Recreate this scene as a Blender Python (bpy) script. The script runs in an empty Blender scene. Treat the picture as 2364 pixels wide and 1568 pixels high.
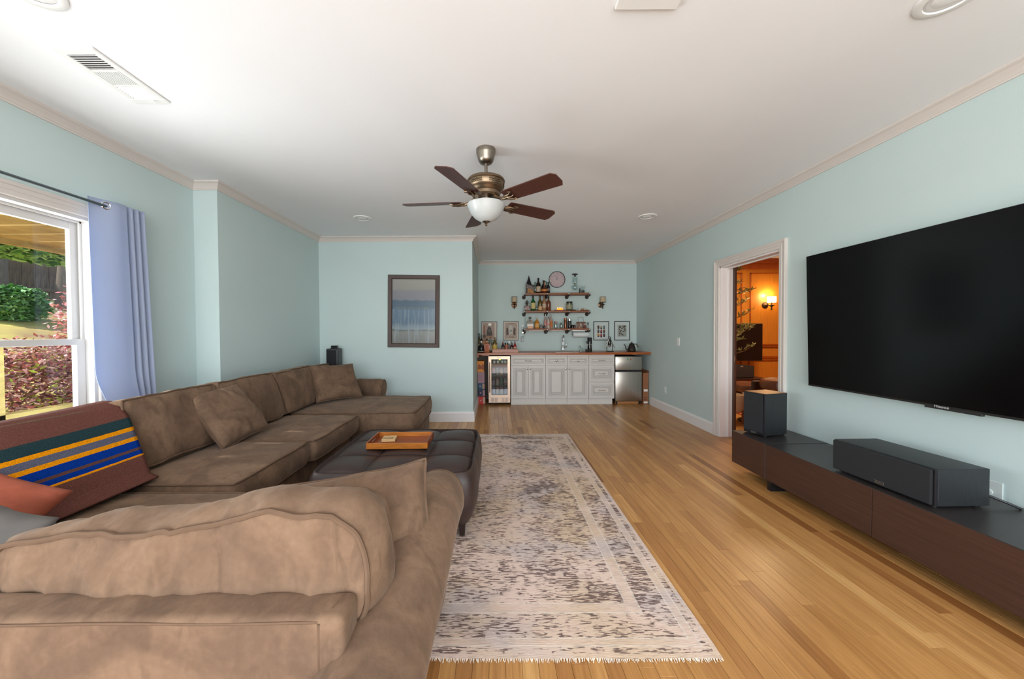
import bpy, bmesh, math, random
from mathutils import Vector, Matrix, Euler, noise
random.seed(7)
S = bpy.context.scene
C = S.collection
R = math.radians
# ------------------------------------------------------------------ camera
F, PX, PY, EYE = 830.0, 1145.0, 784.0, 1.26
cd = bpy.data.cameras.new('camera'); cam = bpy.data.objects.new('camera', cd); C.objects.link(cam)
cd.sensor_width = 36.0; cd.lens = F / 2364 * 36.0
cd.shift_x = (1182 - PX) / 2364.0; cd.clip_start = 0.02; cd.clip_end = 200
CR = Euler((R(90 - 1.035), 0, 0)).to_matrix() @ Euler((0, 0, R(-0.3))).to_matrix()
cam.matrix_world = Matrix.Translation((0, 0, EYE)) @ CR.to_4x4()
S.camera = cam
S.view_settings.view_transform = 'Standard'; S.view_settings.look = 'None'
S.view_settings.gamma = 1; S.view_settings.use_curve_mapping = False
S.view_settings.exposure = 0.62
# ------------------------------------------------------------------ sky, sun, large lights
w = bpy.data.worlds.new('world'); S.world = w; w.use_nodes = True
wn = w.node_tree.nodes; bg = wn['Background']
sky = wn.new('ShaderNodeTexSky'); sky.sky_type = 'NISHITA'; sky.sun_disc = False
sky.sun_elevation = R(55); sky.sun_rotation = R(200)
w.node_tree.links.new(sky.outputs[0], bg.inputs[0]); bg.inputs[1].default_value = 0.30
def lamp(kind, name, loc, direction, energy, color=(1, 1, 1), size=None, spread=None, angle=None):
    l = bpy.data.lights.new(name, kind); o = bpy.data.objects.new(name, l); C.objects.link(o)
    l.energy = energy; l.color = color
    o.location = loc
    if direction: o.rotation_euler = Vector(direction).to_track_quat('-Z', 'Y').to_euler()
    if size:
        if kind == 'AREA':
            l.shape = 'RECTANGLE'; l.size, l.size_y = size
        else: l.shadow_soft_size = size
    if spread: l.spread = R(spread)
    if angle: l.angle = R(angle)
    return o
lamp('SUN', 'sun', (0, 0, 10), (0.75, 0.45, -0.85), 5.0, (1, .95, .86), angle=1.0)
# daylight entering by the windows (visible one, its neighbour), then added fill lamps
lamp('AREA', 'daylight_window', (-3.22, 1.95, 1.15), (1, 0.12, 0.25), 49, (.93, .97, 1), (1.2, 1.5))
lamp('AREA', 'daylight_side_window', (-3.22, 0.3, 1.15), (1, 0.25, 0.24), 33, (.93, .97, 1), (1.2, 1.5))
lamp('AREA', 'rear_fill_light', (0.0, -2.45, 1.3), (0, 1, 0.42), 150, (.93, .97, 1), (4.2, 2.2))  # unseen lamp added behind the camera as soft fill for the room
lamp('AREA', 'den_fill_light', (4.3, 5.3, 2.55), (0, 0, -1), 34, (1, .72, .42), (.8, .8))  # unseen lamp added under the den ceiling to brighten that room

# ------------------------------------------------------------------ helpers
def ray(px, py): return CR @ Vector(((px - PX) / F, -(py - PY) / F, -1))
def at(px, py, D):
    d = ray(px, py); return d * (D / d.y) + Vector((0, 0, EYE))
def onx(px, py, X):
    d = ray(px, py); return d * (X / d.x) + Vector((0, 0, EYE))
def lin(c):
    return tuple(((v / 255) / 12.92 if v / 255 <= .04045 else ((v / 255 + .055) / 1.055) ** 2.4) for v in c)
MATS = {}
def M(name, rgb, rough=.5, metal=0, var=0.0, vs=8, bump=0.0, bs=60, st=(1, 1, 1), rgb2=None, spec=.5, emit=None, es=0, sheen=0, detail=4):
    if name in MATS: return MATS[name]
    m = bpy.data.materials.new(name); m.use_nodes = True; MATS[name] = m
    n = m.node_tree.nodes; L = m.node_tree.links; b = n['Principled BSDF']
    b.inputs['Roughness'].default_value = rough; b.inputs['Metallic'].default_value = metal
    b.inputs['Specular IOR Level'].default_value = spec
    if sheen:
        b.inputs['Sheen Weight'].default_value = sheen; b.inputs['Sheen Roughness'].default_value = .5
    c = lin(rgb)
    tc = n.new('ShaderNodeTexCoord'); mp = n.new('ShaderNodeMapping'); mp.inputs['Scale'].default_value = st
    L.new(tc.outputs['Object'], mp.inputs[0])
    nz = n.new('ShaderNodeTexNoise'); nz.inputs['Scale'].default_value = vs; nz.inputs['Detail'].default_value = detail
    L.new(mp.outputs[0], nz.inputs['Vector'])
    rp = n.new('ShaderNodeValToRGB'); rp.color_ramp.elements[0].position = .3; rp.color_ramp.elements[1].position = .7
    c2 = lin(rgb2) if rgb2 else tuple(v * (1 - var) for v in c)
    rp.color_ramp.elements[0].color = (*c2, 1); rp.color_ramp.elements[1].color = (*c, 1)
    L.new(nz.outputs['Fac'], rp.inputs[0]); L.new(rp.outputs[0], b.inputs['Base Color'])
    if bump:
        n2 = n.new('ShaderNodeTexNoise'); n2.inputs['Scale'].default_value = bs
        L.new(mp.outputs[0], n2.inputs['Vector'])
        bp = n.new('ShaderNodeBump'); bp.inputs['Strength'].default_value = bump; bp.inputs['Distance'].default_value = .005
        L.new(n2.outputs['Fac'], bp.inputs['Height']); L.new(bp.outputs[0], b.inputs['Normal'])
    if emit:
        b.inputs['Emission Color'].default_value = (*lin(emit), 1); b.inputs['Emission Strength'].default_value = es
    return m
def G(name, rgb=(235, 245, 245), gloss=.10, rough=.03, edge=.45):
    if name in MATS: return MATS[name]
    m = bpy.data.materials.new(name); m.use_nodes = True; MATS[name] = m
    n = m.node_tree.nodes; L = m.node_tree.links; n.remove(n['Principled BSDF'])
    t = n.new('ShaderNodeBsdfTransparent'); t.inputs[0].default_value = (*lin(rgb), 1)
    g = n.new('ShaderNodeBsdfGlossy'); g.inputs['Roughness'].default_value = rough
    lw = n.new('ShaderNodeLayerWeight'); lw.inputs[0].default_value = .25
    mt = n.new('ShaderNodeMath'); mt.operation = 'MULTIPLY_ADD'; mt.inputs[1].default_value = edge; mt.inputs[2].default_value = gloss
    mt.use_clamp = True
    mx = n.new('ShaderNodeMixShader')
    L.new(lw.outputs['Facing'], mt.inputs[0]); L.new(mt.outputs[0], mx.inputs[0])
    L.new(t.outputs[0], mx.inputs[1]); L.new(g.outputs[0], mx.inputs[2])
    L.new(mx.outputs[0], n['Material Output'].inputs[0])
    return m
def wm(o):
    m = Matrix.Identity(4)
    while o is not None:
        m = o.matrix_basis @ m; o = o.parent
    return m
class MB:
    def __init__(s): s.b = bmesh.new()
    def _merge(s, t, mat=None):
        if mat is not None: bmesh.ops.transform(t, matrix=mat, verts=t.verts)
        me = bpy.data.meshes.new('tmp'); t.to_mesh(me); t.free(); s.b.from_mesh(me); bpy.data.meshes.remove(me)
        return s
    def box(s, x0, x1, y0, y1, z0, z1, bev=0, mat=None, seg=2):
        t = bmesh.new(); bmesh.ops.create_cube(t, size=1)
        bmesh.ops.transform(t, matrix=Matrix.Translation(((x0 + x1) / 2, (y0 + y1) / 2, (z0 + z1) / 2)) @ Matrix.Diagonal((abs(x1 - x0), abs(y1 - y0), abs(z1 - z0), 1)), verts=t.verts)
        if bev: bmesh.ops.bevel(t, geom=t.edges[:], offset=bev, segments=seg, affect='EDGES', profile=.5)
        return s._merge(t, mat)
    def lathe(s, prof, loc=(0, 0, 0), seg=20, mat=None, flute=0, nf=8, sx=1, sy=1):
        t = bmesh.new(); rings = []
        for r, z in prof:
            if r < 1e-6: rings.append([t.verts.new((0, 0, z))])
            else:
                rings.append([t.verts.new((r * sx * (1 + flute * math.cos(nf * a)) * math.cos(a), r * sy * (1 + flute * math.cos(nf * a)) * math.sin(a), z)) for a in [2 * math.pi * k / seg for k in range(seg)]])
        for A, B in zip(rings, rings[1:]):
            for k in range(seg):
                k2 = (k + 1) % seg
                if len(A) == 1 and len(B) == 1: continue
                if len(A) == 1: t.faces.new((A[0], B[k2], B[k]))
                elif len(B) == 1: t.faces.new((A[k], A[k2], B[0]))
                else: t.faces.new((A[k], A[k2], B[k2], B[k]))
        bmesh.ops.recalc_face_normals(t, faces=t.faces)
        m = Matrix.Translation(loc)
        if mat is not None: m = m @ mat
        return s._merge(t, m)
    def tube(s, pts, r, seg=8, closed=False, caps=True):
        pts = [Vector(p) for p in pts]; n = len(pts); t = bmesh.new(); rings = []
        up = Vector((0, 0, 1)); prev = None
        for i, p in enumerate(pts):
            if closed: d = pts[(i + 1) % n] - pts[i - 1]
            else: d = pts[min(i + 1, n - 1)] - pts[max(i - 1, 0)]
            d.normalize()
            if prev is None:
                a = d.cross(up)
                if a.length < .1: a = d.cross(Vector((1, 0, 0)))
            else:
                a = prev - d * prev.dot(d)
                if a.length < 1e-4: a = d.cross(up)
            a.normalize(); prev = a; b = d.cross(a)
            rr = r[i] if isinstance(r, (list, tuple)) else r
            rings.append([t.verts.new(p + (a * math.cos(q) + b * math.sin(q)) * rr) for q in [2 * math.pi * k / seg for k in range(seg)]])
        for i in range(n if closed else n - 1):
            A, B = rings[i], rings[(i + 1) % n]
            for k in range(seg): t.faces.new((A[k], A[(k + 1) % seg], B[(k + 1) % seg], B[k]))
        if not closed and caps:
            t.faces.new(rings[0][::-1]); t.faces.new(rings[-1])
        return s._merge(t)
    def poly(s, pts, faces=None):
        v = [s.b.verts.new(p) for p in pts]
        for f in (faces or [list(range(len(pts)))]): s.b.faces.new([v[k] for k in f])
        return s
    def prism(s, pts, vec):
        a = [Vector(p) for p in pts]; v = Vector(vec); n = len(a)
        f = [list(range(n))[::-1], list(range(n, 2 * n))] + [[k, (k + 1) % n, n + (k + 1) % n, n + k] for k in range(n)]
        s.poly(a + [p + v for p in a], f); return s
    def rings(s, loops, cap=True):
        """loops: list of equal length closed point loops joined in order; last one capped"""
        vs = [[s.b.verts.new(p) for p in l] for l in loops]
        for A, B in zip(vs, vs[1:]):
            n = len(A)
            for k in range(n): s.b.faces.new((A[k], A[(k + 1) % n], B[(k + 1) % n], B[k]))
        if cap: s.b.faces.new(vs[-1])
        return s
    def sphere(s, c, r, seg=12, sc=(1, 1, 1), mat=None):
        t = bmesh.new(); bmesh.ops.create_uvsphere(t, u_segments=seg, v_segments=max(6, seg // 2 + 2), radius=r)
        m = Matrix.Translation(c)
        if mat is not None: m = m @ mat
        return s._merge(t, m @ Matrix.Diagonal((*sc, 1)))
    def build(s, name, mat, parent=None, smooth=False, local=False, fix=True, **props):
        if fix: bmesh.ops.recalc_face_normals(s.b, faces=s.b.faces)
        if parent is not None and not local:
            s.b.transform(wm(parent).inverted())
        me = bpy.data.meshes.new(name); s.b.to_mesh(me); s.b.free()
        if smooth:
            for p in me.polygons: p.use_smooth = True
            if smooth != 'all': me.set_sharp_from_angle(angle=R(40))
        mats = mat if isinstance(mat, (list, tuple)) else [mat]
        for m in mats: me.materials.append(m)
        o = bpy.data.objects.new(name, me); C.objects.link(o)
        if parent is not None: o.parent = parent
        for k, v in props.items(): o[k] = v
        return o
def thing(name, label, cat, loc=(0, 0, 0), rz=0, group=None):
    o = bpy.data.objects.new(name, None); C.objects.link(o); o.location = loc; o.rotation_euler = (0, 0, rz)
    o.empty_display_size = .1; o['label'] = label; o['category'] = cat
    if group: o['group'] = group
    return o
def tag(o, label, cat, group=None):
    o['label'] = label; o['category'] = cat
    if group: o['group'] = group
    return o
def struct(o): o['kind'] = 'structure'; return o
def copytree(o, parent=None):
    c = o.copy(); C.objects.link(c); c.parent = parent
    for k in [q for q in bpy.data.objects if q.parent == o]: copytree(k, c)
    return c
def panel_loops(x0, x1, z0, z1, y, steps):
    return [[(x0 + i, y + d, z0 + i), (x1 - i, y + d, z0 + i), (x1 - i, y + d, z1 - i), (x0 + i, y + d, z1 - i)] for i, d in steps]
def axes(ex, ey, loc):
    ex = Vector(ex).normalized(); ez = ex.cross(Vector(ey)).normalized(); ey = ez.cross(ex)
    m = Matrix((ex, ey, ez)).transposed().to_4x4(); m.translation = loc; return m
# ------------------------------------------------------------------ materials
WALL = M('wall_paint', (197, 214, 213), .65, var=.03, vs=2, bump=.03, bs=400)
CEIL = M('ceiling_paint', (242, 243, 245), .8, var=.02, vs=2)
TRIM = M('trim_paint', (216, 208, 202), .4, var=.02, vs=3)
TRIMW = M('white_trim_paint', (232, 229, 228), .35, var=.02, vs=3)
def suede(name, c1, c2, c3):
    m = bpy.data.materials.new(name); m.use_nodes = True; n = m.node_tree.nodes; L = m.node_tree.links; b = n['Principled BSDF']
    b.inputs['Roughness'].default_value = .95; b.inputs['Specular IOR Level'].default_value = .12
    b.inputs['Sheen Weight'].default_value = .22; b.inputs['Sheen Roughness'].default_value = .4; b.inputs['Sheen Tint'].default_value = (*lin((216, 196, 178)), 1)
    tc = n.new('ShaderNodeTexCoord')
    def nz(sc, det, dist, st=(1, 1, 1)):
        mp = n.new('ShaderNodeMapping'); mp.inputs['Scale'].default_value = st; L.new(tc.outputs['Object'], mp.inputs[0])
        t = n.new('ShaderNodeTexNoise'); t.inputs['Scale'].default_value = sc; t.inputs['Detail'].default_value = det; t.inputs['Distortion'].default_value = dist; L.new(mp.outputs[0], t.inputs['Vector']); return t.outputs['Fac']
    def rp(src, a, b_, ca, cb):
        r = n.new('ShaderNodeValToRGB'); r.color_ramp.elements[0].position = a; r.color_ramp.elements[1].position = b_; r.color_ramp.elements[0].color = ca; r.color_ramp.elements[1].color = cb; L.new(src, r.inputs[0]); return r.outputs[0]
    def mx(f, a, b_, mode='MIX'):
        x = n.new('ShaderNodeMixRGB'); x.blend_type = mode
        for k, v in ((0, f), (1, a), (2, b_)):
            if isinstance(v, (float, tuple)): x.inputs[k].default_value = v
            else: L.new(v, x.inputs[k])
        return x.outputs[0]
    W_ = (1, 1, 1, 1); B_ = (0, 0, 0, 1)
    c = rp(nz(3.2, 9, 1.6), .40, .62, (*lin(c2), 1), (*lin(c1), 1))
    c = mx(rp(nz(7, 8, 2.2, (1, 1, .5)), .54, .72, B_, (.55, .55, .55, 1)), c, (*lin(c3), 1))
    c = mx(.55, c, rp(nz(48, 6, .3), .32, .68, (.80, .79, .78, 1), (1.08, 1.08, 1.08, 1)), 'MULTIPLY')
    L.new(c, b.inputs['Base Color'])
    bp = n.new('ShaderNodeBump'); bp.inputs['Strength'].default_value = .16; bp.inputs['Distance'].default_value = .004; L.new(nz(130, 4, 0), bp.inputs['Height']); L.new(bp.outputs[0], b.inputs['Normal'])
    return m
SUEDE = suede('suede', (129, 103, 83), (108, 86, 70), (85, 67, 54))
PIPE = M('suede_piping', (110, 87, 70), .9, var=.15, vs=20, spec=.15)
LEATHER = M('dark_leather', (60, 43, 39), .42, var=.25, vs=9, bump=.1, bs=220)
WALN = M('walnut_veneer', (78, 51, 41), .42, var=.45, vs=9, st=(3, .35, 26))
BENCHTOP = M('bench_top_black', (52, 47, 46), .36, var=.15, vs=30)
BLACKASH = M('black_ash', (38, 40, 43), .42, var=.3, vs=30, st=(4, 4, .5), bump=.15, bs=60)
GRILLE = M('speaker_cloth', (34, 35, 38), .95, var=.2, vs=300)
COUNTER = M('counter_wood', (170, 86, 30), .3, var=.3, vs=12, st=(.6, 6, 6))
SHELFW = M('shelf_wood', (150, 88, 50), .45, var=.35, vs=12, st=(.6, 6, 6))
CAB = M('cabinet_paint', (212, 207, 202), .4, var=.02, vs=5)
GROOVE = M('cabinet_groove', (150, 143, 138), .5)
STEEL = M('brushed_steel', (185, 178, 170), .3, 1, var=.1, vs=60, st=(1, 1, .05))
COPST = M('warm_steel', (184, 160, 142), .36, 1, var=.1, vs=60, st=(.05, 1, 1))
CHROME = M('chrome', (215, 215, 215), .12, 1)
NICKEL = M('nickel', (150, 140, 128), .32, 1, var=.1, vs=20)
BRONZE = M('antique_bronze', (144, 124, 102), .38, 1, var=.3, vs=12)
BLACK = M('black_plastic', (22, 22, 23), .4)
BLACKM = M('black_iron', (58, 50, 46), .5, .6, var=.3, vs=40)
WHITE = M('white_plastic', (236, 236, 234), .4)
WINT = M('window_paint', (206, 203, 200), .35, var=.02, vs=3)
CLEAR = G('clear_glass')
PANE = G('window_glass', (250, 252, 252), .015, .0, .03)
MAHOG = M('fan_blade_wood', (84, 46, 37), .4, var=.35, vs=10, st=(2, 14, 14))
# ------------------------------------------------------------------ room shell
H = 2.625; XR = 2.68; XL = -2.72; XL2 = -2.504; Y1 = 3.26; Y2 = 5.11; XA = -.33; Y3 = 6.86; YB = -2.3
def wall(name, boxes, mat=WALL):
    m = MB()
    for b in boxes: m.box(*b)
    return struct(m.build(name, mat))
WIN = (1.47, 2.45, .52, 2.04)
wall('wall_left', [(XL - .15, XL, YB, -.2, 0, H), (XL - .15, XL, .8, WIN[0], 0, H), (XL - .15, XL, WIN[1], Y1, 0, H),
     (XL - .15, XL, -.2, .8, 0, .52), (XL - .15, XL, -.2, .8, 2.04, H),
     (XL - .15, XL, WIN[0], WIN[1], 0, WIN[2]), (XL - .15, XL, WIN[0], WIN[1], WIN[3], H)])
wall('wall_left_far', [(XL - .15, XL2, Y1, Y2, 0, H)])
wall('wall_back_left', [(XL - .15, XA, Y2, Y2 + .12, 0, H)])
wall('wall_alcove_left', [(XA - .12, XA, Y2 + .12, Y3, 0, H)])
wall('wall_back', [(XA - .12, XR + .145, Y3, Y3 + .12, 0, H)])
wall('wall_right', [(XR, XR + .145, YB, 3.396, 0, H), (XR, XR + .145, 4.31, Y3, 0, H), (XR, XR + .145, 3.396, 4.31, 2.035, H)])
wall('wall_rear', [(XL - .15, -2.15, YB - .12, YB, 0, H), (2.15, XR + .145, YB - .12, YB, 0, H), (-2.15, 2.15, YB - .12, YB, 2.42, H), (-2.15, 2.15, YB - .12, YB, 0, .15)])
cl = MB().box(XL - .15, XR + .145, YB - .12, Y3 + .12, H, H + .1).build('ceiling', CEIL); struct(cl)
# crown moulding and baseboards, one piece per straight run, mitred
PER = [(XL, YB), (XL, Y1), (XL2, Y1), (XL2, Y2), (XA, Y2), (XA, Y3), (XR, Y3), (XR, YB)]
def offs(i, d):
    """point i of the perimeter moved d inward (interior is to the right of travel)"""
    def nrm(a, b):
        v = Vector((b[0] - a[0], b[1] - a[1])).normalized(); return Vector((v.y, -v.x))
    p = Vector(PER[i])
    if i == 0: return p + nrm(PER[0], PER[1]) * d
    if i == len(PER) - 1: return p + nrm(PER[-2], PER[-1]) * d
    n1, n2 = nrm(PER[i - 1], PER[i]), nrm(PER[i], PER[i + 1])
    return p + (n1 + n2) * d
def run(i, prof, name, mat):
    loops = []
    for k in (i, i + 1):
        loops.append([(*offs(k, d), z) for d, z in prof])
    m = MB(); n = len(prof)
    m.poly(loops[0] + loops[1], [[k, (k + 1) % n, n + (k + 1) % n, n + k] for k in range(n)] + [list(range(n)), list(range(n, 2 * n))[::-1]])
    return struct(m.build(name, mat))
crown = [(0, H - .066), (.009, H - .066), (.011, H - .056), (.016, H - .052), (.018, H - .046), (.026, H - .036), (.040, H - .022), (.046, H - .018), (.052, H - .016), (.060, H - .010), (.062, H), (0, H)]
for i in range(7): run(i, crown, 'trim_%d' % (i + 1), TRIM)
bb = [(0, 0), (.018, 0), (.018, .118), (.012, .132), (.010, .140), (0, .142)]
names = ['left', 'jog', 'left_far', 'back_left', 'alcove']
for i, nm in enumerate(names): run(i, bb, 'baseboard_' + nm, TRIMW)
def bbr(y0, y1, nm):
    m = MB(); pr = [(XR - d, 0, z) for d, z in bb]; m.prism([(p[0], y0, p[2]) for p in pr], (0, y1 - y0, 0)); return struct(m.build(nm, TRIMW))
bbr(4.40, 6.2, 'baseboard_right'); bbr(YB, 3.31, 'baseboard_right_near')
m = MB(); m.box(XA, XR, Y3 - .018, Y3, 0, .14, .004); struct(m.build('baseboard_back', TRIMW))
# ------------------------------------------------------------------ plank floor
def floor_material():
    m = bpy.data.materials.new('oak_floor'); m.use_nodes = True; n = m.node_tree.nodes; L = m.node_tree.links; b = n['Principled BSDF']
    a = n.new('ShaderNodeAttribute'); a.attribute_name = 'tone'
    rp = n.new('ShaderNodeValToRGB'); e = rp.color_ramp.elements
    e[0].color = (*lin((148, 97, 52)), 1); e[1].color = (*lin((222, 174, 112)), 1)
    for p, c in ((.2, (170, 117, 66)), (.5, (192, 140, 82)), (.8, (206, 154, 94))):
        q = e.new(p); q.color = (*lin(c), 1)
    L.new(a.outputs['Fac'], rp.inputs[0])
    tc = n.new('ShaderNodeTexCoord'); mp = n.new('ShaderNodeMapping'); mp.inputs['Scale'].default_value = (30, 1.4, 1)
    ad = n.new('ShaderNodeVectorMath'); cb = n.new('ShaderNodeCombineXYZ'); mu = n.new('ShaderNodeMath'); mu.operation = 'MULTIPLY'; mu.inputs[1].default_value = 37
    L.new(a.outputs['Fac'], mu.inputs[0]); L.new(mu.outputs[0], cb.inputs[1]); L.new(mu.outputs[0], cb.inputs[2])
    L.new(tc.outputs['Object'], ad.inputs[0]); L.new(cb.outputs[0], ad.inputs[1]); L.new(ad.outputs[0], mp.inputs[0])
    nz = n.new('ShaderNodeTexNoise'); nz.inputs['Scale'].default_value = 2.5; nz.inputs['Detail'].default_value = 8; nz.inputs['Distortion'].default_value = .6
    L.new(mp.outputs[0], nz.inputs['Vector'])
    r2 = n.new('ShaderNodeValToRGB'); r2.color_ramp.elements[0].position = .3; r2.color_ramp.elements[1].position = .62
    r2.color_ramp.elements[0].color = (.72, .64, .56, 1); r2.color_ramp.elements[1].color = (1.04, 1.03, 1.02, 1)
    L.new(nz.outputs['Fac'], r2.inputs[0])
    mx = n.new('ShaderNodeMixRGB'); mx.blend_type = 'MULTIPLY'; mx.inputs[0].default_value = .85
    L.new(rp.outputs[0], mx.inputs[1]); L.new(r2.outputs[0], mx.inputs[2]); L.new(mx.outputs[0], b.inputs['Base Color'])
    b.inputs['Roughness'].default_value = .3; b.inputs['Specular IOR Level'].default_value = .45
    return m
OAK = floor_material()
sub = MB().box(XL - .15, 7.0, YB - .12, 7.2, -.1, -.008).build('floor', M('subfloor', (70, 45, 25), .9)); struct(sub)
PW = .0625
def planks(x0, x1, y0, y1, rects=None):
    out = []; x = x0
    while x < x1 - .001:
        y = y0 - random.uniform(0, .9); xe = min(x + PW, x1)
        while y < y1:
            l = random.choice((.45, .6, .8, 1.0, 1.25, 1.5)) * random.uniform(.9, 1.1)
            out.append((x, xe, max(y, y0), min(y + l, y1))); y += l
        x += PW
    return out
def plank_bm(m, p):
    x0, x1, y0, y1 = p; g = .0005; e = .0007
    if y1 - y0 < .01: return 0
    z = random.uniform(-.0003, .0003)
    lo = [(x0 + g, y0 + g, -.008), (x1 - g, y0 + g, -.008), (x1 - g, y1 - g, -.008), (x0 + g, y1 - g, -.008)]
    mid = [(a, b, z - e) for a, b, _ in lo]
    hi = [(x0 + g + e, y0 + g + e, z), (x1 - g - e, y0 + g + e, z), (x1 - g - e, y1 - g - e, z), (x0 + g + e, y1 - g - e, z)]
    n0 = len(m.b.faces); m.rings([lo, mid, hi]); return len(m.b.faces) - n0
def settone(o, tones):
    a = o.data.attributes.new('tone', 'FLOAT', 'FACE')
    for i, t in enumerate(tones): a.data[i].value = t
def tone():
    return min(1, max(0, random.gauss(.5, .17) if random.random() > .05 else random.choice((.0, .95))))
allp = planks(XL, XR, YB, Y3)
def single(p):
    x0, x1, y0, y1 = p; xm = (x0 + x1) / 2
    if y1 < .95 or y0 > 4.75 or xm > 2.66: return False
    if xm > .87 and y1 > 1.0: return True
    return xm > -.42 and xm <= .87 and ((y0 > 3.9 and y1 > 4.5) or y0 < 1.3)
sing = [p for p in allp if single(p)]
sing.sort(key=lambda p: p[2]); sing = sing[:296]; ss = set(sing)
for p in sing:
    m = MB(); n = plank_bm(m, p)
    o = m.build('plank', OAK, sub, local=True, fix=False); settone(o, [tone()] * len(o.data.polygons))
m = MB(); tt = []
for p in allp:
    if p in ss: continue
    t = tone(); tt += [t] * plank_bm(m, p)
o = m.build('planks', OAK, sub, local=True, fix=False, kind='stuff'); settone(o, tt)
m = MB(); tt = []
for p in planks(XR, 7.0, 2.4, 6.75):
    t = tone(); tt += [t] * plank_bm(m, p)
o = m.build('den_planks', OAK, sub, local=True, fix=False, kind='stuff'); settone(o, tt)
# ------------------------------------------------------------------ window in the left wall
def ucasing(ya, yb, zt, prof, X, sx, parent, name, mat, zb=0):
    m = MB(); P = [[(X - sx * t, ya - d, zb), (X - sx * t, ya - d, zt + d), (X - sx * t, yb + d, zt + d), (X - sx * t, yb + d, zb)] for d, t in prof]
    for A, B in zip(P, P[1:]):
        for k in range(3): m.poly([A[k], A[k + 1], B[k + 1], B[k]])
    bmesh.ops.remove_doubles(m.b, verts=m.b.verts, dist=1e-5)
    return m.build(name, mat, parent)
CPR = [(0, 0), (0, .012), (.006, .016), (.030, .017), (.034, .020), (.040, .017), (.058, .018), (.064, .024), (.078, .026), (.085, .022), (.085, 0)]
def window(n, y0, y1, z0, z1, full=True):
    root = thing('window_%d' % n, '', ''); del root['label']; del root['category']; root['kind'] = 'structure'
    X = XL; W = WINT
    ucasing(y0, y1, z1, CPR, X, -1, root, 'casing', TRIM, zb=z0)
    m = MB(); m.box(X - .15, X + .06, y0 - .1, y1 + .1, z0 - .03, z0, .006); m.build('window_sill', W, root)
    m = MB(); m.box(X - .15, X, y0, y0 + .02, z0, z1).box(X - .15, X, y1 - .02, y1, z0, z1).box(X - .15, X, y0, y1, z1 - .02, z1)
    for d in (0, .025): m.box(X - .075 - d, X - .062 - d, y1 - .034, y1 - .02, z0, z1 - .02, .002).box(X - .075 - d, X - .062 - d, y0, y1, z1 - .034, z1 - .02, .002)
    m.build('window_frame', W, root)
    zm = 1.215
    for nm, xx, a, b in (('upper_sash', X - .115, zm - .02, z1 - .02), ('lower_sash', X - .085, z0, zm + .02)):
        m = MB(); s = .052
        m.box(xx, xx + .03, y0 + .02, y0 + .02 + s, a, b, .004).box(xx, xx + .03, y1 - .02 - s, y1 - .02, a, b, .004)
        t = .04
        m.box(xx, xx + .03, y0 + .02 + s, y1 - .02 - s, b - (t if nm == 'lower_sash' else .062), b, .003).box(xx, xx + .03, y0 + .02 + s, y1 - .02 - s, a, a + (t if nm == 'upper_sash' else .07), .003)
        sa = m.build(nm, W, root)
        MB().box(xx + .012, xx + .016, y0 + .05, y1 - .05, a + .02, b - .03).build('pane', PANE, sa)
    return root
window(1, *WIN); window(2, -.2, .8, .52, 2.04)
r3 = thing('window_3', '', ''); del r3['label']; del r3['category']; r3['kind'] = 'structure'  # unseen rear window, added as an opening for the fill lamp
m = MB()
for x in (-2.15, -.72, .70, 2.08): m.box(x, x + .07, YB - .1, YB - .04, .15, 2.42, .004)
m.box(-2.15, 2.15, YB - .1, YB - .04, 2.35, 2.42, .004).box(-2.15, 2.15, YB - .1, YB - .04, .15, .22, .004)
m.build('window_frame', TRIMW, r3)
# ------------------------------------------------------------------ door opening to the den
d1 = thing('door_1', '', ''); del d1['label']; del d1['category']; d1['kind'] = 'structure'
Ya, Yb, Zd = 3.396, 4.31, 2.035
ucasing(Ya, Yb, Zd, CPR, XR, 1, d1, 'casing', TRIM)
m = MB(); m.box(XR, XR + .145, Yb - .016, Yb, 0, Zd).box(XR, XR + .145, Ya, Ya + .016, 0, Zd).box(XR, XR + .145, Ya, Yb, Zd - .016, Zd)
m.box(XR + .085, XR + .105, Yb - .028, Yb - .014, 0, Zd - .016, .003).box(XR + .085, XR + .105, Ya + .014, Ya + .028, 0, Zd - .016, .003).box(XR + .085, XR + .105, Ya + .016, Yb - .016, Zd - .03, Zd - .014, .003)
m.build('jamb', TRIMW, d1)
DOORW = M('dark_door_wood', (84, 56, 44), .4, var=.25, vs=14, st=(8, 8, .6))
m = MB(); m.box(XR + .146, XR + .176, Yb - .045, Yb + .06, 0, Zd + .02, .003); lf = m.build('den_casing_strip', DOORW, d1)  # brown den-side casing strip at the far jamb, with its strike plate
m = MB(); z = .935; m.box(XR + .150, XR + .172, Yb - .048, Yb - .044, z - .035, z + .035, .002); m.lathe([(0, 0), (.011, 0), (.011, .012), (0, .014)], (XR + .161, Yb - .046, z), 12, Matrix.Rotation(R(90), 4, 'X')); m.build('strike_plate', BRONZE, lf)
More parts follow.
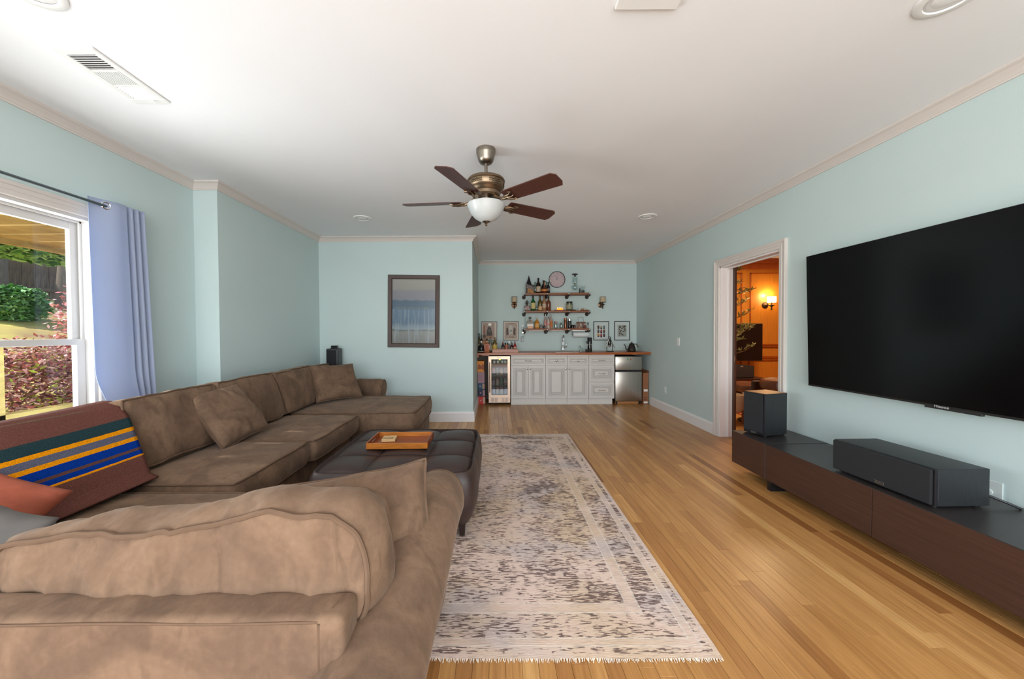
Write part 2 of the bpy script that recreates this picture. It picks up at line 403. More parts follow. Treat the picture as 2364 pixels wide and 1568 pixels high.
# ------------------------------------------------------------------ ceiling fixtures
def can(x, y, label):
    t = thing('recessed_light', label, 'light', (x, y, H), group='recessed ceiling lights')
    m = MB(); m.lathe([(.105, 0), (.103, -.006), (.095, -.010), (.076, -.010), (.074, -.004), (.078, 0)], (0, 0, 0), 40); m.build('trim_ring', WHITE, t, True, True)
    m = MB()
    pr = []
    for k in range(9): pr += [(.075 - .0012 * k, -.001 - .0004 * k), (.0735 - .0012 * k, -.0014 - .0004 * k)]
    pr += [(.05, -.003), (0, -.0035)]
    m.lathe(pr, (0, 0, 0), 40); m.build('baffle', M('baffle_white', (225, 225, 225), .5), t, True, True)
    m = MB(); m.lathe([(.052, -.0036), (.046, -.007), (.03, -.011), (0, -.012)], (0, 0, 0), 28); m.build('bulb', M('bulb_white', (245, 245, 245), .35), t, True, True)
    return t
can(-1.57, 4.27, 'small white round recessed light on the ceiling left of the fan')
can(1.79, 4.26, 'small white round recessed light on the ceiling above the right wall side')
can(1.86, 1.49, 'large near white recessed light cut by the upper right picture corner')
can(-1.82, 1.43, 'large near white recessed light at the upper left picture edge')
v = thing('ceiling_vent', 'white louvred air vent on the ceiling above the window', 'vent', (-2.002, 1.93, H))
m = MB(); m.box(-.1, .1, -.205, -.165, -.009, 0, .003).box(-.1, .1, .165, .205, -.009, 0, .003).box(-.1, -.068, -.165, .165, -.009, 0, .003).box(.068, .1, -.165, .165, -.009, 0, .003)
m.box(-.068, .068, -.062, -.05, -.009, 0).box(-.068, .068, .05, .062, -.009, 0); m.build('frame', WHITE, v, local=True)
MB().box(-.07, .07, -.166, .166, -.0012, -.0006).build('backing', M('vent_dark', (120, 120, 120), .8), v, local=True)
for j, (a, b) in enumerate(((-.165, -.062), (-.05, .05), (.062, .165))):
    if j == 1:
        for k in range(11):
            x = -.06 + k * .012; MB().box(x - .0035, x + .0035, a, b, -.008, -.001).build('louvre', WHITE, v, local=True)
    else:
        for k in range(7):
            y = a + .009 + k * .0145; MB().box(-.068, .068, -.006, .006, -.0012, .0012, mat=Matrix.Translation((0, y, -.0055)) @ Matrix.Rotation(R(35 if j == 0 else -35), 4, 'X')).build('louvre', WHITE, v, local=True)
m = MB(); m.tube([(.03, .17, -.009), (.03, .178, -.02), (.036, .185, -.026)], .003, 6); m.build('lever', WHITE, v, local=True)
o = MB().box(.505, .765, 1.28, 1.533, H - .014, H, .004).build('ceiling_access_cover', WHITE); tag(o, 'flat white square cover plate on the ceiling at the top edge', 'cover')
# ------------------------------------------------------------------ ceiling fan
fan = thing('ceiling_fan', 'five-blade ceiling fan with brass-toned motor and frosted glass bowl light', 'fan', (-.068, 2.70, H))
def fl(name, prof, mat, **k): return MB().lathe(prof, (0, 0, 0), 40).build(name, mat, fan, True, True, **k)
fl('canopy', [(0, 0), (.072, 0), (.072, -.028), (.070, -.035), (.060, -.070), (.056, -.085), (.045, -.100), (.03, -.108), (0, -.108)], NICKEL)
MB().lathe([(.0125, 0), (.0125, -.12), (.022, -.125), (.022, -.135)], (0, 0, -.1), 20).build('downrod', NICKEL, fan, True, True)
fl('motor_housing', [(0, -.205), (.03, -.207), (.10, -.213), (.135, -.225), (.141, -.235), (.141, -.243), (.134, -.250), (.132, -.285), (.126, -.292), (.128, -.298), (.120, -.306), (.116, -.315), (.105, -.325), (.104, -.345), (.092, -.357), (0, -.36)], BRONZE)
m = MB()
for k in range(6):
    a0 = 2 * math.pi * k / 6
    for q in range(9):
        a = a0 + (q - 4) * .075; r = .1335
        for dz, s in ((-.262, .0042), (-.275, .0036)):
            m.sphere((r * math.cos(a), r * math.sin(a), dz + .003 * math.sin(q * 1.9)), s, 6, (1, 1.3, 1.1))
m.build('filigree_band', M('filigree', (88, 66, 46), .5, .7), fan, True, True, kind='stuff')
fl('switch_housing', [(.038, -.36), (.038, -.385), (.065, -.39), (.072, -.4), (.072, -.412), (.05, -.418)], NICKEL)
fl('glass_bowl', [(.060, -.398), (.125, -.402), (.140, -.407), (.142, -.414), (.134, -.430), (.128, -.448), (.112, -.478), (.085, -.507), (.05, -.528), (.02, -.536), (0, -.537)], M('frosted_glass', (196, 200, 200), .25, var=.08, vs=9))
fl('finial', [(0, -.525), (.03, -.528), (.03, -.534), (.018, -.540), (.010, -.546), (.006, -.55), (.009, -.556), (.009, -.562), (0, -.568)], BRONZE)
MB().tube([(.006, -.03, -.50), (.006, -.03, -.73)], .0011, 5).build('pull_chain', NICKEL, fan, local=True)
for a in (175, 247, 319, 31, 103):
    rm = Matrix.Rotation(R(a), 4, 'Z') @ Matrix.Translation((0, 0, -.392)) @ Matrix.Rotation(R(-13), 4, 'X')
    out = [(.185, -.055), (.20, -.060), (.60, -.070), (.628, -.045), (.630, .035), (.612, .070), (.20, .060), (.185, .055)]
    m = MB(); m.prism([rm @ Vector((x, y, 0)) for x, y in out], (0, 0, .006)); bl = m.build('blade', MAHOG, fan, local=True)
    m = MB(); rm2 = Matrix.Rotation(R(a), 4, 'Z')
    P = lambda x, y, z: rm2 @ Vector((x, y, z))
    m.tube([P(.085, 0, -.362), (P(.12, .0, -.385)), P(.16, 0, -.402), P(.20, .0, -.400)], [.012, .010, .012, .016], 8)
    for sgn in (-1, 0, 1):
        pts = [P(.16 + .02 * q, sgn * (.004 + .007 * q) + .004 * math.sin(q * 2), -.402 - sgn * .0017 * q + .004 * math.sin(q * 1.4)) for q in range(6)]
        m.tube(pts, [.009, .011, .010, .009, .007, .004], 7)
    for sgn in (-1, 1): m.tube([P(.25, sgn * .03, -.402 - sgn * .007), P(.262, sgn * .044, -.404 - sgn * .01), P(.245, sgn * .05, -.404 - sgn * .011), P(.225, sgn * .042, -.402 - sgn * .009)], [.006, .006, .005, .003], 6)
    m.build('blade_iron', BRONZE, fan, True, True)
# ------------------------------------------------------------------ rug
def rug_material():
    m = bpy.data.materials.new('distressed_rug'); m.use_nodes = True; n = m.node_tree.nodes; L = m.node_tree.links; b = n['Principled BSDF']
    b.inputs['Roughness'].default_value = .95; b.inputs['Specular IOR Level'].default_value = .1
    tc = n.new('ShaderNodeTexCoord')
    def nz(sc, scale, det=5, dist=0):
        mp = n.new('ShaderNodeMapping'); mp.inputs['Scale'].default_value = sc; L.new(tc.outputs['Object'], mp.inputs[0])
        t = n.new('ShaderNodeTexNoise'); t.inputs['Scale'].default_value = scale; t.inputs['Detail'].default_value = det; t.inputs['Distortion'].default_value = dist
        L.new(mp.outputs[0], t.inputs['Vector']); return t.outputs['Fac']
    def ramp(src, a, b_, ca=(0, 0, 0, 1), cb=(1, 1, 1, 1)):
        r = n.new('ShaderNodeValToRGB'); r.color_ramp.elements[0].position = a; r.color_ramp.elements[1].position = b_
        r.color_ramp.elements[0].color = ca; r.color_ramp.elements[1].color = cb; L.new(src, r.inputs[0]); return r.outputs[0]
    def mix(f, a, b_, mode='MIX'):
        x = n.new('ShaderNodeMixRGB'); x.blend_type = mode
        for k, v in ((0, f), (1, a), (2, b_)):
            if isinstance(v, (int, float)): x.inputs[k].default_value = v
            elif isinstance(v, tuple): x.inputs[k].default_value = v
            else: L.new(v, x.inputs[k])
        return x.outputs[0]
    def mth(op, a, b_=None):
        x = n.new('ShaderNodeMath'); x.operation = op
        for k, v in ((0, a), (1, b_)):
            if v is None: continue
            if isinstance(v, (int, float)): x.inputs[k].default_value = v
            else: L.new(v, x.inputs[k])
        return x.outputs[0]
    cream = (*lin((232, 207, 194)), 1); tan = (*lin((220, 194, 168)), 1); grey = (*lin((210, 194, 188)), 1)
    base = mix(ramp(nz((1, 1, 1), 1.6, 3), .42, .62), cream, tan); base = mix(ramp(nz((1, 1.4, 1), 2.2, 3), .5, .65), base, grey)
    streak = nz((20, 130, 1), 1.0, 8, .8); blot = nz((1, 1, 1), 2.3, 4, .8); blot2 = nz((3, 3, 1), 3.4, 4, 1.2)
    v = n.new('ShaderNodeTexVoronoi'); v.inputs['Scale'].default_value = 9; v.feature = 'F1'; L.new(tc.outputs['Object'], v.inputs['Vector'])
    s = mth('ADD', mth('MULTIPLY', streak, 1.5), mth('MULTIPLY', blot, .6)); s = mth('ADD', s, mth('MULTIPLY', blot2, .55))
    fl_ = ramp(v.outputs['Distance'], .20, .24)
    dark = ramp(mth('MULTIPLY', s, .5), .676, .715)
    # border bands
    sx = n.new('ShaderNodeSeparateXYZ'); L.new(tc.outputs['Object'], sx.inputs[0])
    ex = mth('SUBTRACT', 1.22, mth('ABSOLUTE', sx.outputs[0])); ey = mth('SUBTRACT', 1.535, mth('ABSOLUTE', sx.outputs[1]))
    ed = mth('MINIMUM', ex, ey)
    def band(a, b_): return mth('MULTIPLY', mth('GREATER_THAN', ed, a), mth('LESS_THAN', ed, b_))
    bands = mth('MAXIMUM', mth('MAXIMUM', band(.225, .275), band(.055, .085)), band(0, .02))
    keep = mth('SUBTRACT', 1, mth('MULTIPLY', bands, .85))
    dk = mth('MULTIPLY', mth('MULTIPLY', dark, keep), mth('ADD', mth('MULTIPLY', fl_, .8), .2))
    col = mix(mth('MULTIPLY', dk, .85), base, (*lin((92, 70, 68)), 1))
    line = mth('MAXIMUM', mth('MAXIMUM', band(.218, .225), band(.275, .281)), mth('MAXIMUM', band(.085, .091), band(.049, .055)))
    col = mix(mth('MULTIPLY', line, .6), col, (*lin((236, 224, 212)), 1))
    fine = nz((30, 220, 1), 1, 2); col = mix(.3, col, ramp(fine, .35, .6, (.72, .7, .68, 1), (1, 1, 1, 1)), 'MULTIPLY')
    L.new(col, b.inputs['Base Color'])
    bp = n.new('ShaderNodeBump'); bp.inputs['Strength'].default_value = .4; bp.inputs['Distance'].default_value = .003
    L.new(mth('ADD', fine, mth('MULTIPLY', dk, -1)), bp.inputs['Height']); L.new(bp.outputs[0], b.inputs['Normal'])
    return m
rug = thing('area_rug', 'cream distressed oriental rug with grey-brown streaks under the leather ottoman', 'rug', (-.345, 2.90, 0), R(-.35))
m = MB(); W2, L2 = 1.22, 1.535; nx, ny = 40, 50; top = []
for j in range(ny + 1):
    for i in range(nx + 1):
        x = -W2 + 2 * W2 * i / nx; y = -L2 + 2 * L2 * j / ny
        z = .009 + .0015 * noise.noise(Vector((x * 3, y * 3, 0)))
        if j == 0: y += .006 * noise.noise(Vector((x * 5, 0, 3))); z = .006
        top.append((x, y, z))
fs = [[j * (nx + 1) + i, j * (nx + 1) + i + 1, (j + 1) * (nx + 1) + i + 1, (j + 1) * (nx + 1) + i] for j in range(ny) for i in range(nx)]
m.poly(top, fs); m.box(-W2 + .002, W2 - .002, -L2 + .008, L2 - .004, .001, .006)
m.build('pile', rug_material(), rug, 'all', True)
m = MB()
for sgn in (-1, 1):
    for k in range(420):
        x = -W2 + 2 * W2 * (k + .5) / 420; l = random.uniform(.008, .02); dx = random.uniform(-.006, .006)
        y = sgn * (L2 - .004); m.poly([(x - .0022, y, .006), (x + .0022, y, .006), (x + dx + .001, y + sgn * l, .0015), (x + dx - .001, y + sgn * l, .0015)])
m.build('fringe', M('fringe', (232, 218, 200), .9), rug, local=True, kind='stuff')
# ------------------------------------------------------------------ cushions
def wr(p, seed, amp, fr=4.5):
    q = p * fr + Vector((seed * 7.3, seed * 3.1, seed))
    v = noise.noise_vector(q) * amp
    q2 = Vector((p.x * fr * 3.2, p.y * fr * 1.4, p.z * fr * 2)) + Vector((seed, 5, seed * 2))
    v += noise.noise_vector(q2) * amp * .45
    rdg = 1 - abs(noise.noise(Vector((p.x * 9 + p.y * 4, p.y * 3 - p.x * 2, seed + p.z * 3)))) * 6
    if rdg > 0: v += Vector((0, 0, 1 if p.z > 0 else -1)) * rdg * amp * .3
    return v
def cushion(name, W, Dp, Hh, mat4, parent, seed, crown=.03, puff=.02, amp=.008, n=26, material=None, pipe=PIPE, pr=.006, label=None, rnd=.08, rp=6, rndy=None):
    material = material or SUEDE; rndy = rnd * .8 if rndy is None else rndy
    def f(u, v, w_):
        x = W / 2 * u * math.sqrt(1 - rnd * abs(v) ** rp); y = Dp / 2 * v * math.sqrt(1 - rndy * u ** 6); z = w_ * Hh / 2
        z += w_ * crown * (1 - u * u) ** .6 * (1 - v * v) ** .6
        k = (1 - w_ * w_)
        x += puff * k * u ** 9; y += puff * k * v ** 9
        p = Vector((x, y, z)); return p + wr(p, seed, amp)
    t = bmesh.new(); bmesh.ops.create_cube(t, size=2)
    bmesh.ops.subdivide_edges(t, edges=t.edges[:], cuts=n, use_grid_fill=True)
    for vv in t.verts: vv.co = f(*vv.co)
    m = MB(); m._merge(t, mat4); o = m.build(name, material, parent, 'all')
    if label: o['label'] = label
    m = MB()
    for w_ in (-1, 1):
        per = [(-1 + 2 * k / 30, -1) for k in range(30)] + [(1, -1 + 2 * k / 30) for k in range(30)] + [(1 - 2 * k / 30, 1) for k in range(30)] + [(-1, 1 - 2 * k / 30) for k in range(30)]
        pts = []
        for u, v in per:
            q = f(u, v, w_); q += Vector((u * .002 if abs(u) == 1 else 0, v * .002 if abs(v) == 1 else 0, w_ * .001)); pts.append(mat4 @ q)
        m.tube(pts, pr, 7, closed=True)
    m.build('piping', pipe, o, True)
    return o
def pillow(name, W, Dp, Hh, mat4, seed, label, cat, material=None, amp=.008, n=28, pipe=PIPE, group=None, pr=.006, pinch=.07):
    material = material or SUEDE
    def f(u, v, s):
        x = W / 2 * u * (1 - pinch * (1 - v * v)); y = Dp / 2 * v * (1 - pinch * (1 - u * u))
        z = s * Hh / 2 * ((1 - u * u) * (1 - v * v)) ** .38
        p = Vector((x, y, z)); e = max(abs(u), abs(v)) ** 3
        d = noise.noise_vector(p * 5 + Vector((seed, seed * 2, 0))) * amp
        rd = noise.noise(Vector((math.atan2(v, u) * 3.5, seed, 0))) * e * (1 - e * .98) * .05
        return p + d + Vector((0, 0, s * rd))
    root = thing(name, label, cat, mat4.translation.copy(), 0, group)
    m = MB(); idx = {}; vs = []
    def gv(i, j, s):
        k = (i, j, 0 if i in (0, n) or j in (0, n) else s)
        if k not in idx:
            idx[k] = m.b.verts.new(mat4 @ f(-1 + 2 * i / n, -1 + 2 * j / n, s if k[2] else 0))
        return idx[k]
    for s in (1, -1):
        for i in range(n):
            for j in range(n):
                q = [gv(i, j, s), gv(i + 1, j, s), gv(i + 1, j + 1, s), gv(i, j + 1, s)]
                m.b.faces.new(q if s > 0 else q[::-1])
    m.build('cover', material, root, 'all')
    per = [(-1 + 2 * k / 24, -1) for k in range(24)] + [(1, -1 + 2 * k / 24) for k in range(24)] + [(1 - 2 * k / 24, 1) for k in range(24)] + [(-1, 1 - 2 * k / 24) for k in range(24)]
    if pipe: MB().tube([mat4 @ f(u, v, 0) for u, v in per], pr, 7, closed=True).build('piping', pipe, root, True)
    return root
# ------------------------------------------------------------------ sectional sofa
sofa = thing('sectional_sofa', 'large taupe suede U-shaped sectional sofa with rolled arms along the left wall', 'sofa', (-1.9, 2.5, 0))
m = MB(); m.box(-2.44, -1.43, .86, 3.50, .05, .325, .02).box(-2.44, -.84, 3.53, 4.50, .05, .30, .02).box(-1.43, -.40, .86, 1.69, .05, .325, .02)
m.build('base', SUEDE, sofa, True)
m = MB(); m.box(-2.45, -2.33, .80, 4.78, .05, .64, .03, seg=3); m.build('back_frame', SUEDE, sofa, True)
# near back frame with soft rounded end
def soft_box(x0, x1, y0, y1, z0, z1, bev, name, seed, cuts=14):
    t = bmesh.new(); bmesh.ops.create_cube(t, size=1)
    bmesh.ops.transform(t, matrix=Matrix.Translation(((x0 + x1) / 2, (y0 + y1) / 2, (z0 + z1) / 2)) @ Matrix.Diagonal((x1 - x0, y1 - y0, z1 - z0, 1)), verts=t.verts)
    bmesh.ops.bevel(t, geom=t.edges[:], offset=bev, segments=4, affect='EDGES', profile=.6)
    bmesh.ops.subdivide_edges(t, edges=[e for e in t.edges if e.calc_length() > .2], cuts=cuts, use_grid_fill=True)
    for v in t.verts: v.co += wr(v.co, seed, .003, 3)
    m = MB(); m._merge(t); return m.build(name, SUEDE, sofa, 'all')
bf = soft_box(-2.44, -.345, .792, .888, .05, .622, .022, 'back_frame', 3)
m = MB(); m.tube([(-2.42 + k * .068, .7935, .612 + .0015 * math.sin(k * .9)) for k in range(30)] + [(-.405, .795, .612), (-.375, .84, .622), (-.372, .87, .62)], .0035, 6)
m.tube([(-.40, .792, .611 - k * .05) for k in range(11)], .0035, 6); m.build('seam_piping', PIPE, bf, True)
def rolled_arm(p0, p1, top, r, inner, seed, name='arm', drop=0):
    """rolled arm: cross section swept from p0 to p1 (plan points); inner = plan unit vector towards the seat"""
    p0, p1, inner = Vector(p0), Vector(p1), Vector(inner); d = (p1 - p0); Ln = d.length; d.normalize()
    prof = []
    cz = top - r
    for k in range(17):
        a = R(-50 + 275 * k / 16); prof.append((-math.cos(a) * r * -1, cz + math.sin(a) * r))
    # outer side (away from seat) is -inner
    pts = [(-q, z) for q, z in prof]           # q>0 towards outer first
    pts = [(-.035, .05)] + [(p[0], p[1]) for p in pts] + [(.07, .05)]
    t = bmesh.new(); N = 40; rings = []
    for i in range(N + 1):
        s = i / N; e = 0
        if s < .06: e = (1 - s / .06)
        if s > .94: e = (s - .94) / .06
        k = 1 - .16 * e * e
        c = p0 + d * Ln * s; ring = []
        for q, z in pts:
            zz = (z - cz) * k + cz if z > .1 else z
            if z > .1: zz -= drop * max(0, 1 - s / .8)
            co = Vector((c.x + inner.x * q * k, c.y + inner.y * q * k, zz))
            co += wr(co, seed, .006, 4); ring.append(t.verts.new(co))
        rings.append(ring)
    for A, B in zip(rings, rings[1:]):
        for k in range(len(A) - 1): t.faces.new((A[k], A[k + 1], B[k + 1], B[k]))
    t.faces.new(rings[0]); t.faces.new(rings[-1][::-1])
    m = MB(); m._merge(t); o = m.build(name, SUEDE, sofa, True)
    pp = []
    for q, z in pts[1:-1]:
        co = Vector((p1.x + inner.x * q * .87, p1.y + inner.y * q * .87, (z - cz) * .87 + cz)); pp.append(co + wr(co, seed, .006, 4))
    MB().tube(pp, .006, 6).build('piping', PIPE, o, True)
    return o
rolled_arm((-.312, .60), (-.272, 1.68), .632, .128, (-1, 0), 5, drop=.11)
rolled_arm((-2.40, 4.66), (-1.46, 4.66), .675, .12, (0, -1), 9)
# seat cushions
def seat(x0, x1, y0, y1, z0, z1, seed, crown=.018, label=None):
    cushion('seat_cushion', x1 - x0, y1 - y0, z1 - z0, Matrix.Translation(((x0 + x1) / 2, (y0 + y1) / 2, (z0 + z1) / 2)), sofa, seed, crown, .018, .006)
seat(-2.02, -1.365, 1.86, 2.60, .33, .475, 11); seat(-2.02, -1.33, 2.62, 3.47, .33, .470, 12)
seat(-2.05, -.80, 3.52, 4.50, .30, .472, 13, .022); seat(-2.05, -1.215, 1.00, 1.79, .32, .462, 14); seat(-1.20, -.42, 1.00, 1.73, .32, .462, 15)
# back cushions
def backc(y0, y1, seed, hgt=.40, x=-2.13, z=.675, th=.18, lean=.30, tilt=0, amp=.012):
    cushion('back_cushion', y1 - y0, hgt, th, axes((0, 1, tilt), (-lean, 0, .95), (x, (y0 + y1) / 2, z)), sofa, seed, .035, .02, amp)
backc(1.02, 1.96, 21, hgt=.37, x=-2.175, z=.655, amp=.006); backc(2.00, 2.66, 22); backc(2.68, 3.36, 23, amp=.016); backc(3.40, 4.05, 24, z=.68, amp=.02); backc(4.06, 4.5, 27, z=.67)
cushion('back_cushion', .98, .34, .155, axes((1, 0.0, .12), (.0, .10, 1), (-.818, .975, .588)), sofa, 25, .026, .030, .032, n=48, pr=.0075, rnd=.26, rp=3, rndy=.10)
# ------------------------------------------------------------------ throw pillows
pillow('throw_pillow', .47, .45, .17, axes((.03, .47, .03), (-.30, .03, .41), (-1.96, 2.63, .675)), 31, 'square taupe suede throw pillow leaning on the middle back cushions', 'pillow', group=None)
pillow('throw_pillow', .56, .46, .18, axes((.37, .50, -.02), (-.24, .10, .40), (-1.87, 4.18, .70)), 33, 'brown suede throw pillow at the far chaise corner of the sofa', 'pillow')
pillow('throw_pillow', .56, .42, .20, axes((.5, .05, .085), (.13, .18, .30), (-.505, 1.235, .558)), 35, 'taupe suede throw pillow leaning inside the near rolled arm', 'pillow', amp=.016, pinch=.04)
pillow('throw_pillow', .46, .46, .16, axes((.4, .05, -.16), (-.15, .2, .30), (-2.0, 1.28, .55)), 37, 'rust orange pillow beside the striped blanket at left edge', 'pillow', M('rust_cloth', (176, 92, 68), .9, var=.25, vs=6, st=(1, 4, 4), bump=.1), pipe=None)
pillow('throw_pillow', .42, .42, .14, axes((.4, .0, -.12), (0, .1, .36), (-1.68, 1.10, .535)), 39, 'dark grey pillow in front of the rust orange pillow', 'pillow', M('grey_cloth', (92, 86, 82), .9, var=.2, vs=9), pipe=None)
# ------------------------------------------------------------------ blanket
def blanket():
    m0 = bpy.data.materials.new('striped_wool'); m0.use_nodes = True; n = m0.node_tree.nodes; L = m0.node_tree.links; b = n['Principled BSDF']
    b.inputs['Roughness'].default_value = 1; b.inputs['Specular IOR Level'].default_value = .05
    a = n.new('ShaderNodeAttribute'); a.attribute_name = 'height'
    r = n.new('ShaderNodeValToRGB'); r.color_ramp.interpolation = 'CONSTANT'
    br = (104, 66, 58); gn = (38, 58, 62); gd = (226, 142, 12); gr = (92, 92, 108); bl = (10, 52, 138)
    st = [(0, br), (.594, gd), (.602, bl), (.622, (96, 66, 60)), (.636, bl), (.668, gd), (.690, gr), (.722, gd), (.742, gn), (.785, br)]
    el = r.color_ramp.elements
    el[0].position = 0; el[0].color = (*lin(br), 1); el[1].position = .594; el[1].color = (*lin(gd), 1)
    for p, c in st[2:]:
        e = el.new(p); e.color = (*lin(c), 1)
    L.new(a.outputs['Fac'], r.inputs[0])
    tc = n.new('ShaderNodeTexCoord'); nz = n.new('ShaderNodeTexNoise'); nz.inputs['Scale'].default_value = 260; nz.inputs['Detail'].default_value = 3
    L.new(tc.outputs['Object'], nz.inputs['Vector'])
    q = n.new('ShaderNodeValToRGB'); q.color_ramp.elements[0].position = .35; q.color_ramp.elements[1].position = .65
    q.color_ramp.elements[0].color = (.62, .62, .62, 1); q.color_ramp.elements[1].color = (1.25, 1.25, 1.25, 1); L.new(nz.outputs['Fac'], q.inputs[0])
    mx = n.new('ShaderNodeMixRGB'); mx.blend_type = 'MULTIPLY'; mx.inputs[0].default_value = .8; L.new(r.outputs[0], mx.inputs[1]); L.new(q.outputs[0], mx.inputs[2]); L.new(mx.outputs[0], b.inputs['Base Color'])
    # profile (x, z, stripe coordinate) from behind the cushion, over it, down its face and onto the seat
    prof = [(-2.40, .66, .99), (-2.375, .76, .95), (-2.33, .835, .92), (-2.26, .872, .89), (-2.19, .875, .87), (-2.12, .852, .845), (-2.07, .81, .80), (-2.035, .765, .765), (-2.00, .70, .70), (-1.965, .64, .64), (-1.93, .58, .585), (-1.90, .53, .54), (-1.875, .505, .51), (-1.82, .492, .46)]
    fine = []
    for A, B in zip(prof, prof[1:]):
        for k in range(4):
            s = k / 4; fine.append(tuple(A[i] * (1 - s) + B[i] * s for i in range(3)))
    fine.append(prof[-1]); N = 50; pts = []; hv = []
    for j in range(N + 1):
        s = j / N
        for i, (x, z, h) in enumerate(fine):
            yy = .98 + s * (2.045 - .14 * max(0, i / len(fine) - .2) / .8 - .98)
            d = .010 * noise.noise(Vector((yy * 3, i * .06, 2)))
            pts.append((x + d + .012, yy, z + .012 + d * .6 - .03 * (1 - s) * min(1, max(0, (z - .5) / .3)))); hv.append(h + .004 * noise.noise(Vector((yy * 30, 1, 4))) * .3 - .02 * (1 - s) * 0)
    nf = len(fine); fs = [[j * nf + i, (j + 1) * nf + i, (j + 1) * nf + i + 1, j * nf + i + 1] for j in range(N) for i in range(nf - 1)]
    m = MB(); m.poly(pts, fs); o = m.build('wool_blanket', m0, None, 'all')
    at_ = o.data.attributes.new('height', 'FLOAT', 'POINT')
    for i, h in enumerate(hv): at_.data[i].value = h
    sm = o.modifiers.new('thickness', 'SOLIDIFY'); sm.thickness = .008
    tag(o, 'brown wool blanket with gold, blue and green stripes draped over the sofa back', 'blanket')
blanket()
# ------------------------------------------------------------------ ottoman
ott = thing('ottoman', 'square dark brown tufted leather ottoman between the sofa and the rug', 'ottoman', (-.645, 2.64, 0))
t = bmesh.new(); bmesh.ops.create_cube(t, size=2); bmesh.ops.subdivide_edges(t, edges=t.edges[:], cuts=44, use_grid_fill=True)
for v in t.verts:
    u, vv, w_ = v.co; x, y = u, vv
    k = (1 - .10 * vv ** 8) ; k2 = (1 - .10 * u ** 8)
    X = .505 * u * math.sqrt(1 - .08 * vv ** 8 * 1); Yy = .505 * vv * math.sqrt(1 - .08 * u ** 8)
    z = .265 + .165 * w_
    edge = max(abs(u), abs(vv))
    if w_ > .999:
        z -= .045 * edge ** 14
        s = abs(math.sin((u + 1) * 1.5 * math.pi)) * abs(math.sin((vv + 1) * 1.5 * math.pi))
        z += -.022 + .030 * (s ** .38) if edge < .97 else 0
    if edge > .999:
        bul = (1 - w_ ** 2) * .02; X += u ** 9 * bul; Yy += vv ** 9 * bul
        shr = .028 * max(0, (w_ - .4) / .6) ** 3 + .025 * max(0, (-w_ - .3) / .7) ** 2
        X *= 1 - shr * 1.4; Yy *= 1 - shr * 1.4
        gr = abs(math.sin((u + 1) * 1.5 * math.pi)) if abs(vv) > .999 else abs(math.sin((vv + 1) * 1.5 * math.pi))
        kk = 1 - .016 * (1 - gr ** .35); X *= kk; Yy *= kk
    else:
        X *= 1 - .039 * edge ** 20; Yy *= 1 - .039 * edge ** 20
    v.co = Vector((X, Yy, z)) + noise.noise_vector(Vector((X, Yy, z)) * 6) * .002
m = MB(); m._merge(t); body = m.build('body', LEATHER, ott, 'all', True)
m = MB()
for sgn in (-1, 1):
    k = sgn / 3
    m.tube([(.505 * k, .47 * (-1 + 2 * q / 24), .414 + .012 * abs(math.sin(q / 24 * 3 * math.pi)) ** .5 - .014 * abs(-1 + 2 * q / 24) ** 10) for q in range(25)], .0018, 5)
    m.tube([(.47 * (-1 + 2 * q / 24), .505 * k, .414 + .012 * abs(math.sin(q / 24 * 3 * math.pi)) ** .5 - .014 * abs(-1 + 2 * q / 24) ** 10) for q in range(25)], .0018, 5)
m.build('stitching', M('leather_seam', (30, 22, 20), .5), body, local=True)
for sx in (-1, 1):
    for sy in (-1, 1):
        MB().lathe([(0, 0), (.022, 0), (.03, .105), (0, .105)], (sx * .43, sy * .43, .012), 4, Matrix.Rotation(R(45), 4, 'Z')).build('foot', M('dark_foot', (40, 25, 20), .4), ott, local=True)
# tray
tray = thing('serving_tray', 'shallow orange-brown wooden serving tray on the leather ottoman', 'tray', (-.712, 2.69, .438), R(1))
TW = M('tray_wood', (198, 118, 40), .35, var=.35, vs=14, st=(1, 7, 7)); TW2 = M('tray_floor_wood', (150, 72, 28), .3, var=.3, vs=14, st=(1, 8, 8))
MB().box(-.215, .215, -.14, .14, .002, .010).build('tray_floor', TW2, tray, local=True)
for a in ((-.218, .218, -.148, -.138), (-.218, .218, .138, .148)): MB().box(a[0], a[1], a[2], a[3], 0, .042, .002).build('side', TW, tray, local=True)
for s in (-1, 1):
    m = MB(); x0, x1 = sorted((s * .208, s * .218)); m.box(x0, x1, -.138, .138, 0, .020).box(x0, x1, -.138, -.045, .02, .036).box(x0, x1, .045, .138, .02, .036).box(x0, x1, -.138, .138, .036, .048); m.build('handle_side', TW2, tray, local=True)
cst = thing('coaster_set', 'stack of pale wooden coasters lettered WINE lying in the wooden tray', 'coasters', (-.815, 2.725, .449), R(6))
for k in range(3): MB().box(-.05, .05, -.05, .05, .0002 + k * .007, .0065 + k * .007, .002).build('coaster', M('coaster_wood', (220, 180, 128), .5, var=.1, vs=20), cst, local=True)
def text(s, size, mat4, mat, name, parent, ext=.0004):
    c = bpy.data.curves.new(name, 'FONT'); c.body = s; c.size = size; c.extrude = ext; c.align_x = 'CENTER'; c.align_y = 'CENTER'
    tmp = bpy.data.objects.new(name + '_tmp', c); C.objects.link(tmp)
    dg = bpy.context.evaluated_depsgraph_get(); me = bpy.data.meshes.new_from_object(tmp.evaluated_get(dg))
    bpy.data.objects.remove(tmp); bpy.data.curves.remove(c)
    me.transform(wm(parent).inverted() @ mat4 if parent else mat4)
    me.materials.clear(); me.materials.append(mat)
    o = bpy.data.objects.new(name, me); C.objects.link(o); o.parent = parent; return o
text('WINE', .03, Matrix.Translation((-.818, 2.70, .4712)) @ Matrix.Rotation(R(6), 4, 'Z'), BLACK, 'lettering', cst)
